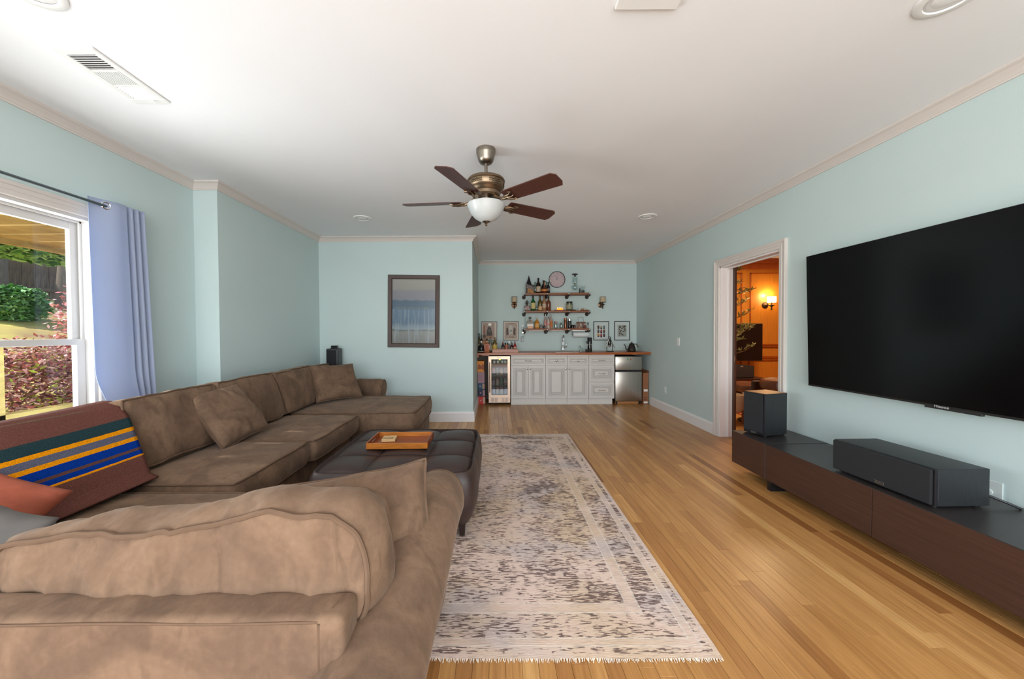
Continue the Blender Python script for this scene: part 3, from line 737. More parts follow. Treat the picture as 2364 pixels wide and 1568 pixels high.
# ------------------------------------------------------------------ tall speaker behind the sofa corner
ts = thing('tower_speaker', 'slim black tower speaker in the corner behind the sofa', 'speaker', (-2.22, 4.93, 0), R(8))
MB().box(-.08, .08, -.09, .09, .03, 1.06, .012).build('cabinet', BLACKASH, ts, local=True)
MB().box(-.07, .045, -.098, -.089, .08, 1.04, .004).build('grille', GRILLE, ts, local=True)
MB().box(-.10, .10, -.11, .11, 0, .03, .004).build('plinth', BLACK, ts, local=True)
b2 = thing('small_satellite_box', 'tiny black satellite box standing on the tower speaker', 'speaker', (-2.215, 4.92, 1.06), R(8))
MB().box(-.035, .045, -.03, .03, .006, .04, .004).build('cabinet', BLACK, b2, local=True); MB().box(-.03, .04, -.034, -.029, .010, .036, .001).build('grille', GRILLE, b2, local=True)
MB().box(-.045, .055, -.04, .04, 0, .006, .002).build('base', BLACK, b2, local=True)
# ------------------------------------------------------------------ framed abstract painting
pc = at(955.5, 719, Y2)
paint = thing('framed_painting', 'large brown framed abstract blue seascape on the wall behind the sofa', 'picture', (pc.x, Y2, pc.z)); paint.rotation_euler = (0, R(.9), 0)
FRM = M('dark_brown_frame', (78, 60, 54), .5, var=.2, vs=30)
w2, h2 = .365, .513
m = MB()
lp = [[(-w2 + i, -d, -h2 + i), (w2 - i, -d, -h2 + i), (w2 - i, -d, h2 - i), (-w2 + i, -d, h2 - i)] for i, d in ((0, 0), (0, .022), (.006, .028), (.05, .024), (.056, .028), (.06, .022), (.06, .006))]
m.rings(lp, cap=False); m.build('frame', FRM, paint, local=True)
def painting_mat():
    m = bpy.data.materials.new('abstract_seascape'); m.use_nodes = True; n = m.node_tree.nodes; L = m.node_tree.links; b = n['Principled BSDF']; b.inputs['Roughness'].default_value = .25
    tc = n.new('ShaderNodeTexCoord'); sp = n.new('ShaderNodeSeparateXYZ'); L.new(tc.outputs['Generated'], sp.inputs[0])
    nz = n.new('ShaderNodeTexNoise'); nz.inputs['Scale'].default_value = 4; nz.inputs['Detail'].default_value = 8
    mp = n.new('ShaderNodeMapping'); mp.inputs['Scale'].default_value = (1, 1, 3); L.new(tc.outputs['Generated'], mp.inputs[0]); L.new(mp.outputs[0], nz.inputs['Vector'])
    ad = n.new('ShaderNodeMath'); ad.operation = 'MULTIPLY_ADD'; ad.inputs[1].default_value = .08; L.new(nz.outputs['Fac'], ad.inputs[0]); L.new(sp.outputs[2], ad.inputs[2])
    r = n.new('ShaderNodeValToRGB'); e = r.color_ramp.elements; e[0].position = .0; e[0].color = (*lin((98, 98, 96)), 1); e[1].position = 1; e[1].color = (*lin((150, 149, 143)), 1)
    for p, c in ((.14, (112, 114, 112)), (.22, (118, 122, 120)), (.25, (76, 84, 82)), (.27, (120, 136, 146)), (.36, (70, 98, 122)), (.56, (84, 110, 134)), (.585, (70, 94, 114)), (.70, (70, 94, 114)), (.72, (118, 120, 130)), (.86, (128, 128, 134)), (.88, (140, 140, 136))):
        q = e.new(p); q.color = (*lin(c), 1)
    L.new(ad.outputs[0], r.inputs[0])
    n2 = n.new('ShaderNodeTexNoise'); n2.inputs['Scale'].default_value = 10; n2.inputs['Detail'].default_value = 6; mp2 = n.new('ShaderNodeMapping'); mp2.inputs['Scale'].default_value = (2.2, 1, .25); L.new(tc.outputs['Generated'], mp2.inputs[0]); L.new(mp2.outputs[0], n2.inputs['Vector'])
    q2 = n.new('ShaderNodeValToRGB'); q2.color_ramp.elements[0].position = .5; q2.color_ramp.elements[1].position = .75; L.new(n2.outputs['Fac'], q2.inputs[0])
    mk = n.new('ShaderNodeMath'); mk.operation = 'LESS_THAN'; mk.inputs[1].default_value = .53; L.new(sp.outputs[2], mk.inputs[0])
    mm = n.new('ShaderNodeMath'); mm.operation = 'MULTIPLY'; L.new(q2.outputs[0], mm.inputs[0]); L.new(mk.outputs[0], mm.inputs[1])
    mx = n.new('ShaderNodeMixRGB'); L.new(mm.outputs[0], mx.inputs[0]); L.new(r.outputs[0], mx.inputs[1]); mx.inputs[2].default_value = (*lin((136, 148, 156)), 1)
    L.new(mx.outputs[0], b.inputs['Base Color']); return m
MB().box(-w2 + .058, w2 - .058, -.009, -.005, -h2 + .058, h2 - .058).build('canvas', painting_mat(), paint, local=True)
m = MB()
for k in range(17):
    x = -.24 + k * .027 + random.uniform(-.004, .004); m.box(x, x + random.uniform(.008, .02), -.0105, -.009, .043, .049)
m.build('gold_dashes', M('gold_paint', (176, 170, 110), .5), paint, local=True, kind='stuff')
# ------------------------------------------------------------------ television
tv = thing('television', 'very large black flat-screen television mounted on the right wall', 'television', (2.60, 2.045, 1.345))
tv.rotation_euler = (0, R(-1.6), 0)
tw, th = .945, .535
MB().box(-.012, .03, -tw, tw, -th, th, .004).build('panel_housing', M('tv_case', (30, 30, 32), .4), tv, local=True)
scr = MB().box(-.0145, -.012, -tw + .004, tw - .004, -th + .014, th - .004).build('screen', M('tv_screen', (7, 7, 8), .16, spec=.35), tv, local=True)
MB().box(-.018, .0, -.13, .13, -th - .012, -th + .004, .003).build('sensor_bar', M('tv_sensor', (40, 40, 40), .4), tv, local=True)
MB().box(-.015, -.004, -tw, tw, -th, -th + .013, .002).build('bottom_bezel', M('tv_bezel', (52, 50, 48), .35, .5), tv, local=True)
text('Hisense', .022, Matrix.Translation((tv.location.x - .0155 + .0165 - .0165, 2.08, 1.345 - th + .0065)) @ Matrix.Rotation(R(90), 4, 'Z').inverted() @ Matrix.Rotation(R(90), 4, 'X'), M('logo_silver', (200, 200, 200), .3), 'logo', tv)
MB().box(.03, .078, -.25, .25, -.2, .2).build('wall_mount', BLACK, tv, local=True)
# ------------------------------------------------------------------ media bench
bench = thing('media_bench', 'long low dark walnut media bench with black top along the right wall', 'media bench', (2.4, 2.0, 0))
x0, x1, zb, zt = 2.147, 2.655, .08, .362
units = [(2.862, 3.262), (1.23, 2.852), (.55, 1.22)]
for a, b in units:
    MB().box(x0 + .018, x1, a, b, zb, zt - .014, .001).build('carcass', BENCHTOP, bench)
    MB().box(x0 + .002, x1, a, b, zt - .014, zt, .0015).build('top', BENCHTOP, bench)
for a, b in ((2.864, 3.26), (2.043, 2.85), (1.232, 2.039), (.552, 1.218)):
    MB().box(x0, x0 + .018, a, b, zb, zt - .003, .0012).build('drawer_front', WALN, bench)
MB().box(x0 + .0, x1 - .02, 2.8525, 2.8615, zb - .001, zt - .004).build('divider_panel', M('divider_edge', (72, 58, 52), .4), bench)
for y in (2.83, 1.25, .57): MB().box(x0 + .012, x1 - .03, y - .018, y + .018, 0, zb).build('leg_panel', BLACK, bench)
# ------------------------------------------------------------------ bookshelf speaker and centre speaker
sp = thing('bookshelf_speaker', 'black ash bookshelf speaker standing at the far end of the bench', 'speaker', (2.36, 3.15, zt), R(15))
# local: front faces -x ; width along y
MB().box(-.11, .13, -.095, .095, .01, .368, .003).build('cabinet', BLACKASH, sp, local=True)
MB().box(-.109, .129, -.094, .094, .3682, .3695).build('top_panel', M('speaker_top_wood', (168, 106, 52), .35, var=.3, vs=60, st=(4, 1, 1)), sp, local=True)
MB().box(-.122, -.110, -.095, .095, .01, .368, .004).build('baffle', M('baffle_gloss', (30, 30, 34), .15), sp, local=True)
MB().box(-.132, -.122, -.082, .088, .035, .362, .004).build('grille', GRILLE, sp, local=True)
for a in (-.09, .11):
    for b in (-.075, .075): MB().lathe([(0, 0), (.01, 0), (.01, .01), (0, .01)], (a, b, 0), 10).build('foot', BLACK, sp, local=True)
LOGO = M('badge_silver', (170, 168, 160), .3, .8)
cs = thing('centre_speaker', 'wide black ash centre speaker lying on the bench below the television', 'speaker', (2.335, 2.06, zt), R(1.5))
MB().box(-.125, .145, -.265, .265, .012, .200, .003).build('cabinet', BLACKASH, cs, local=True)
MB().box(-.137, -.125, -.265, .265, .012, .200, .005).build('baffle', M('baffle_gloss', (30, 30, 34), .15), cs, local=True)
MB().box(-.150, -.137, -.256, .262, .014, .197, .008, seg=3).build('grille', GRILLE, cs, local=True)
for a in (-.1, .12):
    for b in (-.23, .23): MB().lathe([(0, 0), (.012, 0), (.012, .012), (0, .012)], (a, b, 0), 10).build('foot', BLACK, cs, local=True)
def badge(o, x, y, z):
    mb = MB(); mb.box(x - .0012, x, y - .024, y + .024, z - .008, z + .008, .0005)
    bd = mb.build('badge', LOGO, o, local=True)
    MB().box(x - .0018, x - .0011, y - .022, y + .022, z - .0062, z + .0062).build('badge_plate', BLACK, bd, local=True)
    text('Fluance', .0115, o.matrix_basis.copy() @ Matrix.Translation((x - .0022, y, z)) @ Matrix.Rotation(R(-90), 4, 'Z') @ Matrix.Rotation(R(90), 4, 'X'), LOGO, 'badge_lettering', bd, .0002)
badge(cs, -.150, -.015, .032); badge(sp, -.1235, 0, .022)
# cable and outlet behind the centre speaker
ot = thing('cable_outlet_plate', 'pale wall plate with round cable socket behind the centre speaker', 'outlet', (XR, 1.925, .385))
MB().box(-.006, 0, -.04, .04, -.065, .065, .003).build('plate', M('plate_pale', (205, 215, 212), .4), ot, local=True)
m = MB(); m.lathe([(0, 0), (.016, 0), (.016, .006), (.008, .008), (.008, .003), (0, .003)], (-.006, .012, .0), 16, Matrix.Rotation(R(-90), 4, 'Y')); m.build('socket', M('plate_pale', (205, 215, 212), .4), ot, local=True)
m = MB(); m.tube([(2.50, 1.90, .40), (2.545, 1.84, .405), (2.585, 1.80, .385), (2.62, 1.78, .366)], .006, 8); tag(m.build('speaker_cable', BLACK, None, True), 'short black cable curling behind the centre speaker', 'cable')
# ------------------------------------------------------------------ wall plates
def plate_x(X, px, py, label, name, kind, col=WHITE):
    p = onx(px, py, X); s = -1 if X > 0 else 1
    t = thing(name, label, name.replace('_', ' '), (X, p.y, p.z))
    a, b = sorted((0, s * .006)); MB().box(a, b, -.036, .036, -.058, .058, .002).build('plate', col, t, local=True)
    a, b = sorted((s * .006, s * .009))
    if kind == 'switch': MB().box(a, b, -.017, .017, -.033, .033, .002).build('rocker', WHITE, t, local=True)
    else:
        for z in (-.02, .02): MB().box(a, b, -.016, .016, z - .014, z + .014, .003).build('socket', M('socket_white', (215, 218, 216), .4), t, local=True)
plate_x(XR, 1566.5, 789, 'white light switch on the right wall left of the den doorway', 'light_switch', 'switch')
plate_x(XR, 1536, 900, 'white wall outlet low on the right wall beside the cardboard box', 'wall_outlet', 'outlet', M('plate_pale2', (205, 216, 214), .4))
p = at(894, 909, Y2); t = thing('wall_outlet', 'pale wall outlet just above the chaise end of the sofa', 'wall outlet', (p.x, Y2, p.z))
MB().box(-.036, .036, -.006, 0, -.058, .058, .002).build('plate', M('plate_pale2', (205, 216, 214), .4), t, local=True); MB().box(-.014, .014, -.009, -.006, -.034, .034, .002).build('socket', WHITE, t, local=True)
# ------------------------------------------------------------------ curtain and rod
rod = thing('curtain_rod', 'thin grey steel curtain rod above the window', 'curtain rod', (-2.615, 1.9, 2.125))
MB().tube([(-2.615, -.4, 2.125), (-2.615, 2.432, 2.125)], .009, 10).build('pole', M('rod_grey', (110, 122, 126), .3, .8), rod, True)
MB().sphere((-2.617, 2.438, 2.125), .011, 12).build('finial', CHROME, rod, True)
for y in (2.40, .9): MB().tube([(-2.615, y, 2.125), (-2.72, y, 2.125)], .006, 8).build('bracket', CHROME, rod, True)
cur = thing('curtain', 'pale blue-grey grommet curtain hanging at the right side of the window', 'curtain', (-2.62, 2.5, 0))
CURT = M('curtain_cloth', (170, 180, 202), .8, var=.04, vs=4, bump=.06, bs=500, sheen=.1)
nz_, nt = 60, 90; pts = []
for j in range(nz_ + 1):
    s = j / nz_; z = 2.165 - s * 2.11
    for i in range(nt + 1):
        t_ = i / nt
        # folds: one broad front fold, then four tight pleats
        sq = min(1, max(0, (s - .54) / .16)); yl = 2.345 + .02 * s + .085 * sq * sq * (3 - 2 * sq); yr = 2.665 + .05 * s
        if t_ < .5:
            q = t_ / .5; y = yl + (yr - yl) * .60 * q; u = min(1, q / .8); x = -2.642 + .052 * u * u * (3 - 2 * u) + .010 * s * math.sin(q * 2 * math.pi)
        else:
            q = (t_ - .5) / .5; y = yl + (yr - yl) * (.60 + .40 * q) + .006 * math.sin(q * 6 * math.pi); x = -2.588 - .030 * abs(math.sin(q * 3 * math.pi)) ** .8 + .004 * q
        x += .045 * s * (.4 + .6 * t_)
        x = max(x, -2.685)
        pts.append((x, y, z + .002 * noise.noise(Vector((t_ * 9, s * 4, 1)))))
fs = [[j * (nt + 1) + i, j * (nt + 1) + i + 1, (j + 1) * (nt + 1) + i + 1, (j + 1) * (nt + 1) + i] for j in range(nz_) for i in range(nt)]
m = MB(); m.poly(pts, fs); cc = m.build('panel', CURT, cur, 'all')
n_ = CURT.node_tree.nodes; L_ = CURT.node_tree.links; tl = n_.new('ShaderNodeBsdfTranslucent'); tl.inputs[0].default_value = (*lin((158, 192, 240)), 1); mxs = n_.new('ShaderNodeMixShader'); mxs.inputs[0].default_value = .25
L_.new(n_['Principled BSDF'].outputs[0], mxs.inputs[1]); L_.new(tl.outputs[0], mxs.inputs[2]); L_.new(mxs.outputs[0], n_['Material Output'].inputs[0])
cc.modifiers.new('thickness', 'SOLIDIFY').thickness = .002
for (y, x) in ((2.428, -2.612),):
    rm = Matrix.Translation((x, y, 2.128)) @ Matrix.Rotation(R(-20), 4, 'Z') @ Matrix.Rotation(R(90), 4, 'Y')
    MB().tube([rm @ Vector((.022 * math.cos(a), .022 * math.sin(a), 0)) for a in [2 * math.pi * k / 24 for k in range(24)]], .005, 6, closed=True).build('grommet', CHROME, cur, True)
# ------------------------------------------------------------------ bar: counter, cabinets, fridges
YF = 6.26                                    # face of the cabinet doors
def X6(px, D=YF): return at(px, 870, D).x
def Z6(py, D=YF, px=1300): return at(px, py, D).z
zc = .914
m = MB(); xs0, xs1, ys0, ys1 = X6(1279, 6.5), X6(1329, 6.5), 6.30, 6.72
m.box(XA, xs0, 6.205, Y3, zc - .038, zc, .003).box(xs1, XR, 6.205, Y3, zc - .038, zc, .003).box(xs0, xs1, 6.205, ys0, zc - .038, zc, .003).box(xs0, xs1, ys1, Y3, zc - .038, zc, .003)
ct = m.build('bar_counter', COUNTER); tag(ct, 'long orange-brown butcher block counter across the bar alcove', 'counter')
sk = thing('bar_sink', 'small stainless drop-in sink set in the wooden counter', 'sink', ((xs0 + xs1) / 2, 6.51, zc))
w_, d_ = (xs1 - xs0) / 2 + .012, .222
lp = [[(-w_ + i, -d_ + i, z), (w_ - i, -d_ + i, z), (w_ - i, d_ - i, z), (-w_ + i, d_ - i, z)] for i, z in ((0, .0005), (0, .004), (.02, .004), (.028, -.01), (.05, -.15))]
MB().rings(lp).build('basin', STEEL, sk, True, True)
MB().lathe([(0, .002), (.022, .002), (.03, .0), (.03, -.004)], (.0, 0, -.149), 16).build('drain', CHROME, sk, True, True)
fx = at(1299, 805, 6.76).x
fa = thing('bar_faucet', 'tall chrome gooseneck faucet rising behind the bar sink', 'faucet', (fx, 6.735, zc + .004))
m = MB(); m.lathe([(0, 0), (.026, 0), (.026, .005), (.019, .012), (.019, .09), (.014, .105), (.012, .11)], (0, 0, 0), 16)
m.tube([(0, 0, .10), (0, 0, .24)] + [(0, -.045 * (1 - math.cos(a)) , .24 + .045 * math.sin(a) * 1.1) for a in [R(18 * k) for k in range(1, 10)]] + [(0, -.09, .235), (0, -.09, .19)], .011, 10)
m.lathe([(0, 0), (.016, 0), (.013, .035), (.011, .045)], (0, -.09, .155), 12)
m.build('spout', CHROME, fa, True, True)
m = MB(); m.tube([(.015, 0, .075), (.055, 0, .072), (.068, 0, .085), (.067, 0, .12), (.078, 0, .15)], [.012, .011, .008, .006, .007], 8); m.build('lever', CHROME, fa, True, True)

def raised(name, x0, x1, z0, z1, parent, g=.0015):
    w = min(x1 - x0, z1 - z0); big = w > .2
    st = [(0, 0), (0, -.017), (.003, -.020)]
    ins = ((.030, -.020), (.034, -.014), (.042, -.017), (.050, -.017), (.054, -.012), (.062, -.016), (.070, -.013)) if not big else ((.040, -.020), (.044, -.014), (.052, -.018), (.062, -.018), (.066, -.011), (.074, -.015), (.082, -.011), (.088, -.011), (.093, -.007), (.110, -.017))
    k = 1 if big else min(1, (w / 2 - .012) / .070)
    st += [(i * k, d) for i, d in ins]
    x0 += g; x1 -= g; z0 += g; z1 -= g
    m = MB(); m.rings(panel_loops(x0, x1, z0, z1, YF + .020, st)); o = m.build(name, CAB, parent)
    m = MB()
    for i in (.032, .052, .064) if not big else (.042, .064, .078, .091):
        i *= k; y = YF + .020 - .0172
        for a in (((x0 + i, z0 + i), (x1 - i, z0 + i)), ((x1 - i, z0 + i), (x1 - i, z1 - i)), ((x1 - i, z1 - i), (x0 + i, z1 - i)), ((x0 + i, z1 - i), (x0 + i, z0 + i))):
            (ax, az), (bx, bz) = a; m.box(min(ax, bx) - .0009, max(ax, bx) + .0009, y - .001, y + .003, min(az, bz) - .0009, max(az, bz) + .0009)
    m.build('glaze_line', GROOVE, o); return o
def knob(par, x, z):
    m = MB(); m.lathe([(0, 0), (.005, 0), (.005, .012), (.015, .017), (.016, .024), (.009, .029), (0, .030)], (x, YF + .001, z), 14, Matrix.Rotation(R(90), 4, 'X')); m.build('knob', CHROME, par, True)
def pull(par, x, z, l=.052):
    m = MB(); m.tube([(x - l, YF, z), (x - l, YF - .02, z), (x - l * .8, YF - .026, z), (x + l * .8, YF - .026, z), (x + l, YF - .02, z), (x + l, YF, z)], [.006, .005, .004, .004, .005, .006], 8); m.build('handle', NICKEL, par, True)
def cx(v): return X6(1170 + v / 6.754)
zt1, zt2, zd0, zd1 = Z6(822.4), Z6(843.2), Z6(844.2), Z6(920)
ub = [(65, 604, 'wide white base cabinet with two doors left of the sink', 'A'), (606, 942, 'narrow white base cabinet with right-hand knob below the sink', 'B'), (944, 1278, 'narrow white base cabinet with left-hand knob beside the drawer stack', 'C'), (1281, 1680, 'white three-drawer base cabinet beside the small steel refrigerator', 'D')]
for a, b, lab, k in ub:
    xa, xb = cx(a), cx(b)
    t = thing('base_cabinet', lab, 'cabinet', ((xa + xb) / 2, 6.5, 0), group=None)
    m = MB(); m.box(xa, xb, YF + .02, Y3 - .02, .10, zc - .04, .001); m.build('carcass', CAB, t)
    m = MB(); m.box(xa, xb - (.03 if k == 'D' else 0), YF + .035, YF + .05, .0, .10).box(xa, xb - (.03 if k == 'D' else 0), YF + .022, YF + .036, 0, .016, .003); m.build('toe_kick', CAB, t)
    m = MB(); m.box(xa, xb, YF + .006, YF + .02, zt1 + .002, zc - .04); m.build('top_rail', CAB, t)
    dr = raised('drawer', xa, xb, zt2, zt1, t)
    xm = (xa + xb) / 2; zm = (zt1 + zt2) / 2
    if k == 'A':
        pull(dr, xm, zm); mid = cx(336)
        d = raised('door', xa, mid, zd1, zd0, t); knob(d, cx(313), Z6(851)); d = raised('door', mid, xb, zd1, zd0, t); knob(d, cx(362), Z6(851))
    elif k in 'BC':
        knob(dr, xm, zm); d = raised('door', xa, xb, zd1, zd0, t); knob(d, cx(921 if k == 'B' else 971), Z6(851.3))
    else:
        pull(dr, xm, zm)
        d = raised('drawer', xa, xb, Z6(881.6), zd0, t); pull(d, xm, Z6(863.5)); d = raised('drawer', xa, xb, zd1, Z6(883), t); pull(d, xm, Z6(902))
# beverage cooler
bx0, bx1 = X6(1127.8), X6(1177.6); zb0, zb1 = Z6(930.5), Z6(821.8)
bf = thing('beverage_cooler', 'slim glass-door beverage cooler in warm steel at left of cabinets', 'cooler', ((bx0 + bx1) / 2, 6.5, 0))
m = MB(); g = .03
m.box(bx0, bx0 + .02, YF + .03, 6.80, .03, zb1).box(bx1 - .02, bx1, YF + .03, 6.80, .03, zb1).box(bx0, bx1, 6.76, 6.80, .03, zb1).box(bx0, bx1, YF + .03, 6.8, .03, .14).box(bx0, bx1, YF + .03, 6.8, zb1 - .02, zb1)
m.build('body', M('cooler_black', (24, 24, 26), .5), bf)
gx0, gx1, gz0, gz1 = X6(1134.3), X6(1172), Z6(911.5), Z6(828.8)
zgr = Z6(917.8)
def frm(x0, x1, z0, z1, ix0, ix1, iz0, iz1, y, d):
    return [[(x0, y + d, z0), (x1, y + d, z0), (x1, y + d, z1), (x0, y + d, z1)], [(x0, y, z0), (x1, y, z0), (x1, y, z1), (x0, y, z1)], [(ix0, y, iz0), (ix1, y, iz0), (ix1, y, iz1), (ix0, y, iz1)], [(ix0, y + d, iz0), (ix1, y + d, iz0), (ix1, y + d, iz1), (ix0, y + d, iz1)]]
dm = MB().rings(frm(bx0, bx1, zgr, zb1, gx0, gx1, gz0, gz1, YF - .005, .03), cap=False).build('door', COPST, bf)
MB().box(gx0 - .005, gx1 + .005, YF + .008, YF + .012, gz0 - .005, gz1 + .005).build('pane', G('cooler_glass', (225, 230, 232), .08), dm)
m = MB(); xh = bx0 + .022; m.tube([(xh, YF - .005, Z6(836)), (xh, YF - .035, Z6(836.5)), (xh, YF - .035, Z6(904)), (xh, YF - .005, Z6(905))], .007, 8); m.build('handle', COPST, dm, True)
text('BODEGA', .018, Matrix.Translation(((bx0 + bx1) / 2, YF - .0055, Z6(825.3))) @ Matrix.Rotation(R(90), 4, 'X'), BLACK, 'brand_lettering', dm)
MB().box((bx0 + bx1) / 2 - .004, (bx0 + bx1) / 2 + .022, YF + .002, YF + .007, Z6(830.6), Z6(828)).build('display', M('green_display', (150, 255, 20), .5, emit=(150, 255, 10), es=2.5), dm)
gm = MB(); gm.box(bx0, bx1, YF + .0, YF + .02, zb0 + .01, zgr - .003, .002); gr = gm.build('grille', COPST, bf)
for a, b in ((1134, 1140), (1142, 1148.5), (1158, 1164.5), (1166.5, 1172)):
    for k in range(7):
        z = zb0 + .022 + k * .0115; MB().box(X6(a), X6(b), YF - .0015, YF + .001, z, z + .005).build('slot', M('slot_dark', (110, 100, 112), .6), gr)
for x in (bx0 + .04, bx1 - .04): MB().lathe([(0, 0), (.02, 0), (.02, .035), (0, .035)], (x, YF + .1, 0), 12).build('foot', BLACK, bf)
MB().box(bx0 + .04, bx1 - .04, YF + .1, YF + .12, zb1 - .035, zb1 - .03).build('lamp_strip', M('cooler_lamp', (240, 240, 255), .5, emit=(235, 240, 255), es=6), bf)
SHG = M('wire_shelf', (70, 72, 72), .4, .6)
ztray = [Z6(853), Z6(865.6 + 1.5), Z6(890.5), Z6(909.8)]
for z in (Z6(866.5), Z6(890.8), Z6(841)):
    m = MB(); m.box(gx0 - .01, gx1 + .01, YF + .05, YF + .056, z - .014, z - .002)
    for k in range(14):
        x = gx0 + (gx1 - gx0) * k / 13; m.tube([(x, YF + .05, z - .003), (x, 6.74, z - .003)], .002, 4)
    m.build('shelf', SHG, bf)
CANC = [[('orange and teal', (214, 82, 30), (58, 104, 118)), ('tan spotted', (176, 160, 130), (150, 136, 110)), ('golden', (214, 160, 96), (196, 140, 80)), ('peach', (206, 150, 110), (170, 160, 158))],
        [('lilac', (176, 160, 176), (60, 50, 70)), ('cream and red', (206, 176, 150), (196, 72, 60)), ('green', (46, 118, 84), (46, 118, 84)), ('grey banded', (160, 154, 150), (176, 60, 60))],
        [('violet', (186, 164, 180), (110, 84, 110)), ('salmon', (210, 170, 150), (200, 100, 80)), ('coral topped', (214, 178, 158), (206, 90, 80)), ('mauve', (178, 160, 172), (130, 110, 120))]]
rows = [(866.5, 848.5), (890.8, 873), (910.6, 894.5)]; rn = ['top', 'middle', 'bottom']
for r_, (yb, yt) in enumerate(rows):
    z0 = Z6(yb) ; D = YF + .10; hgt = .122 if r_ < 2 else .118
    for c_, (nm, ca, cb) in enumerate(CANC[r_]):
        x = gx0 + (gx1 - gx0) * (c_ + .5) / 4; r = .029 if nm != 'green' else .026
        t = thing('drink_can', '%s drink can on the %s shelf inside the cooler' % (nm, rn[r_]), 'can', (x, D, z0), group='drink cans in the beverage cooler')
        MB().lathe([(0, .002), (r * .8, 0), (r, .008), (r, hgt - .012), (r * .82, hgt - .002), (r * .80, hgt)], (0, 0, 0), 16).build('body', M('can ' + nm, ca, .4), t, True, True)
        zz = (.0, .045) if nm in ('orange and teal', 'peach') else (hgt * .75, hgt - .013) if nm != 'grey banded' else (.03, .04)
        MB().lathe([(r + .0006, max(zz[0], .008)), (r + .0006, zz[1])], (0, 0, 0), 16).build('printed_band', M('band ' + nm, cb, .4), t, True, True)
        MB().lathe([(r * .80, hgt - .001), (r * .74, hgt - .004), (0, hgt - .004)], (0, 0, 0), 16).build('lid', STEEL, t, True, True)
for k, (a, b, nm) in enumerate(((1141, 837.5, 'first'), (1150, 839.5, 'second'), (1160, 839.8, 'third'), (1167, 837, 'last'))):
    t = thing('lying_bottle', 'pale bottle lying on its side at the top of the cooler, %s from left' % nm, 'bottle', (X6(a), YF + .09, Z6(841) + .001), group='bottles lying at the top of the cooler')
    MB().lathe([(0, 0), (.017, 0), (.019, .02), (.024, .06), (.026, .10), (.026, .22), (0, .225)], (0, 0, .024), 14, Matrix.Rotation(R(-90), 4, 'X')).build('glass_body', M('pale_cap', (196, 190, 176), .35), t, True, True)
    MB().lathe([(0, -.004), (.016, -.004), (.017, .004)], (0, 0, .024), 14, Matrix.Rotation(R(-90), 4, 'X')).build('cap', M('cap_white', (230, 226, 215), .3), t, True, True)
# small refrigerator
rx0, rx1 = X6(1420.6), X6(1481.5)
fr = thing('small_refrigerator', 'small stainless two-door refrigerator under the right end of the counter', 'refrigerator', ((rx0 + rx1) / 2, 6.5, 0))
MB().box(rx0 + .008, rx1 + .004, YF + .05, 6.80, .045, Z6(823.8), .004).build('body', M('fridge_black', (28, 28, 30), .5), fr)
for nm, a, b in (('freezer_door', 855.4, 824), ('door', 926.5, 859.5)):
    d = MB().box(rx0, rx1, YF - .005, YF + .048, Z6(a), Z6(b), .006).build(nm, STEEL, fr, True)
    if nm == 'freezer_door':
        for a2, c, cn in ((1448.8, (40, 140, 96), 'green'), (1455.8, (160, 84, 52), 'orange')):
            MB().lathe([(0, 0), (.012, 0), (.012, .003), (0, .004)], (X6(a2), YF - .005, Z6(830.6)), 16, Matrix.Rotation(R(90), 4, 'X')).build('sticker', M('sticker ' + cn, c, .4), d)
m = MB(); m.box(rx0 + .01, rx1 - .01, YF + .0, YF + .04, Z6(859.8), Z6(856)); m.prism([(rx0 + .05, YF - .004, Z6(858.6)), (rx1 - .03, YF - .004, Z6(858.6)), (rx1 - .07, YF - .004, Z6(860.8)), (rx0 + .09, YF - .004, Z6(860.8))], (0, .02, 0)); m.build('grip_recess', BLACK, fr)
MB().box(rx0 + .02, rx1 - .02, YF + .07, YF + .09, .0, .05).build('toe_panel', M('toe_wood', (176, 118, 66), .5), fr)
for x in (rx0 + .03, rx1 - .03): MB().lathe([(0, 0), (.013, 0), (.013, .045), (0, .045)], (x, YF + .03, 0), 10).build('foot', BLACK, fr)
# cardboard box and stack of drink cartons
CARD = M('cardboard', (150, 98, 66), .85, var=.12, vs=10)
a, b = X6(1484.5, 6.28), X6(1497, 6.28)
cb = thing('cardboard_box', 'tall narrow open cardboard box between the refrigerator and the right wall', 'box', ((a + b) / 2, 6.45, 0))
zt = Z6(862, 6.28)
m = MB(); t_ = .004; m.box(a, a + t_, 6.28, 6.62, 0, zt).box(b - t_, b, 6.28, 6.62, 0, zt).box(a, b, 6.28, 6.284, 0, zt).box(a, b, 6.616, 6.62, 0, zt + .04).box(a, b, 6.28, 6.62, 0, .006); m.build('body', CARD, cb)
m = MB(); m.prism([(a, 6.62, zt), (b, 6.62, zt), (b + .028, 6.60, zt + .105), (a, 6.62, zt + .14)], (0, .004, 0)); m.prism([(b, 6.28, zt), (b, 6.6, zt), (b + .03, 6.6, zt + .10), (b + .035, 6.30, zt + .085)], (.003, 0, 0)); m.build('flap', CARD, cb)
for z0, z1 in ((Z6(905, 6.28), Z6(900, 6.28)), (Z6(932, 6.28), Z6(928, 6.28))): MB().box(a + .014, b - .014, 6.2788, 6.2800, z0, z1).build('white_sticker', WHITE, cb)
for x in (a + .018, a + .045):
    for z in (.075, .11): MB().box(x, x + .016, 6.279, 6.2800, z, z + .018).build('printed_mark', M('brown_print', (84, 50, 36), .8), cb)
sx0, sx1 = at(1104.5, 880, 6.35).x, at(1120, 880, 6.35).x
cz = [931, 913.5, 897, 882.5, 857, 831.5]
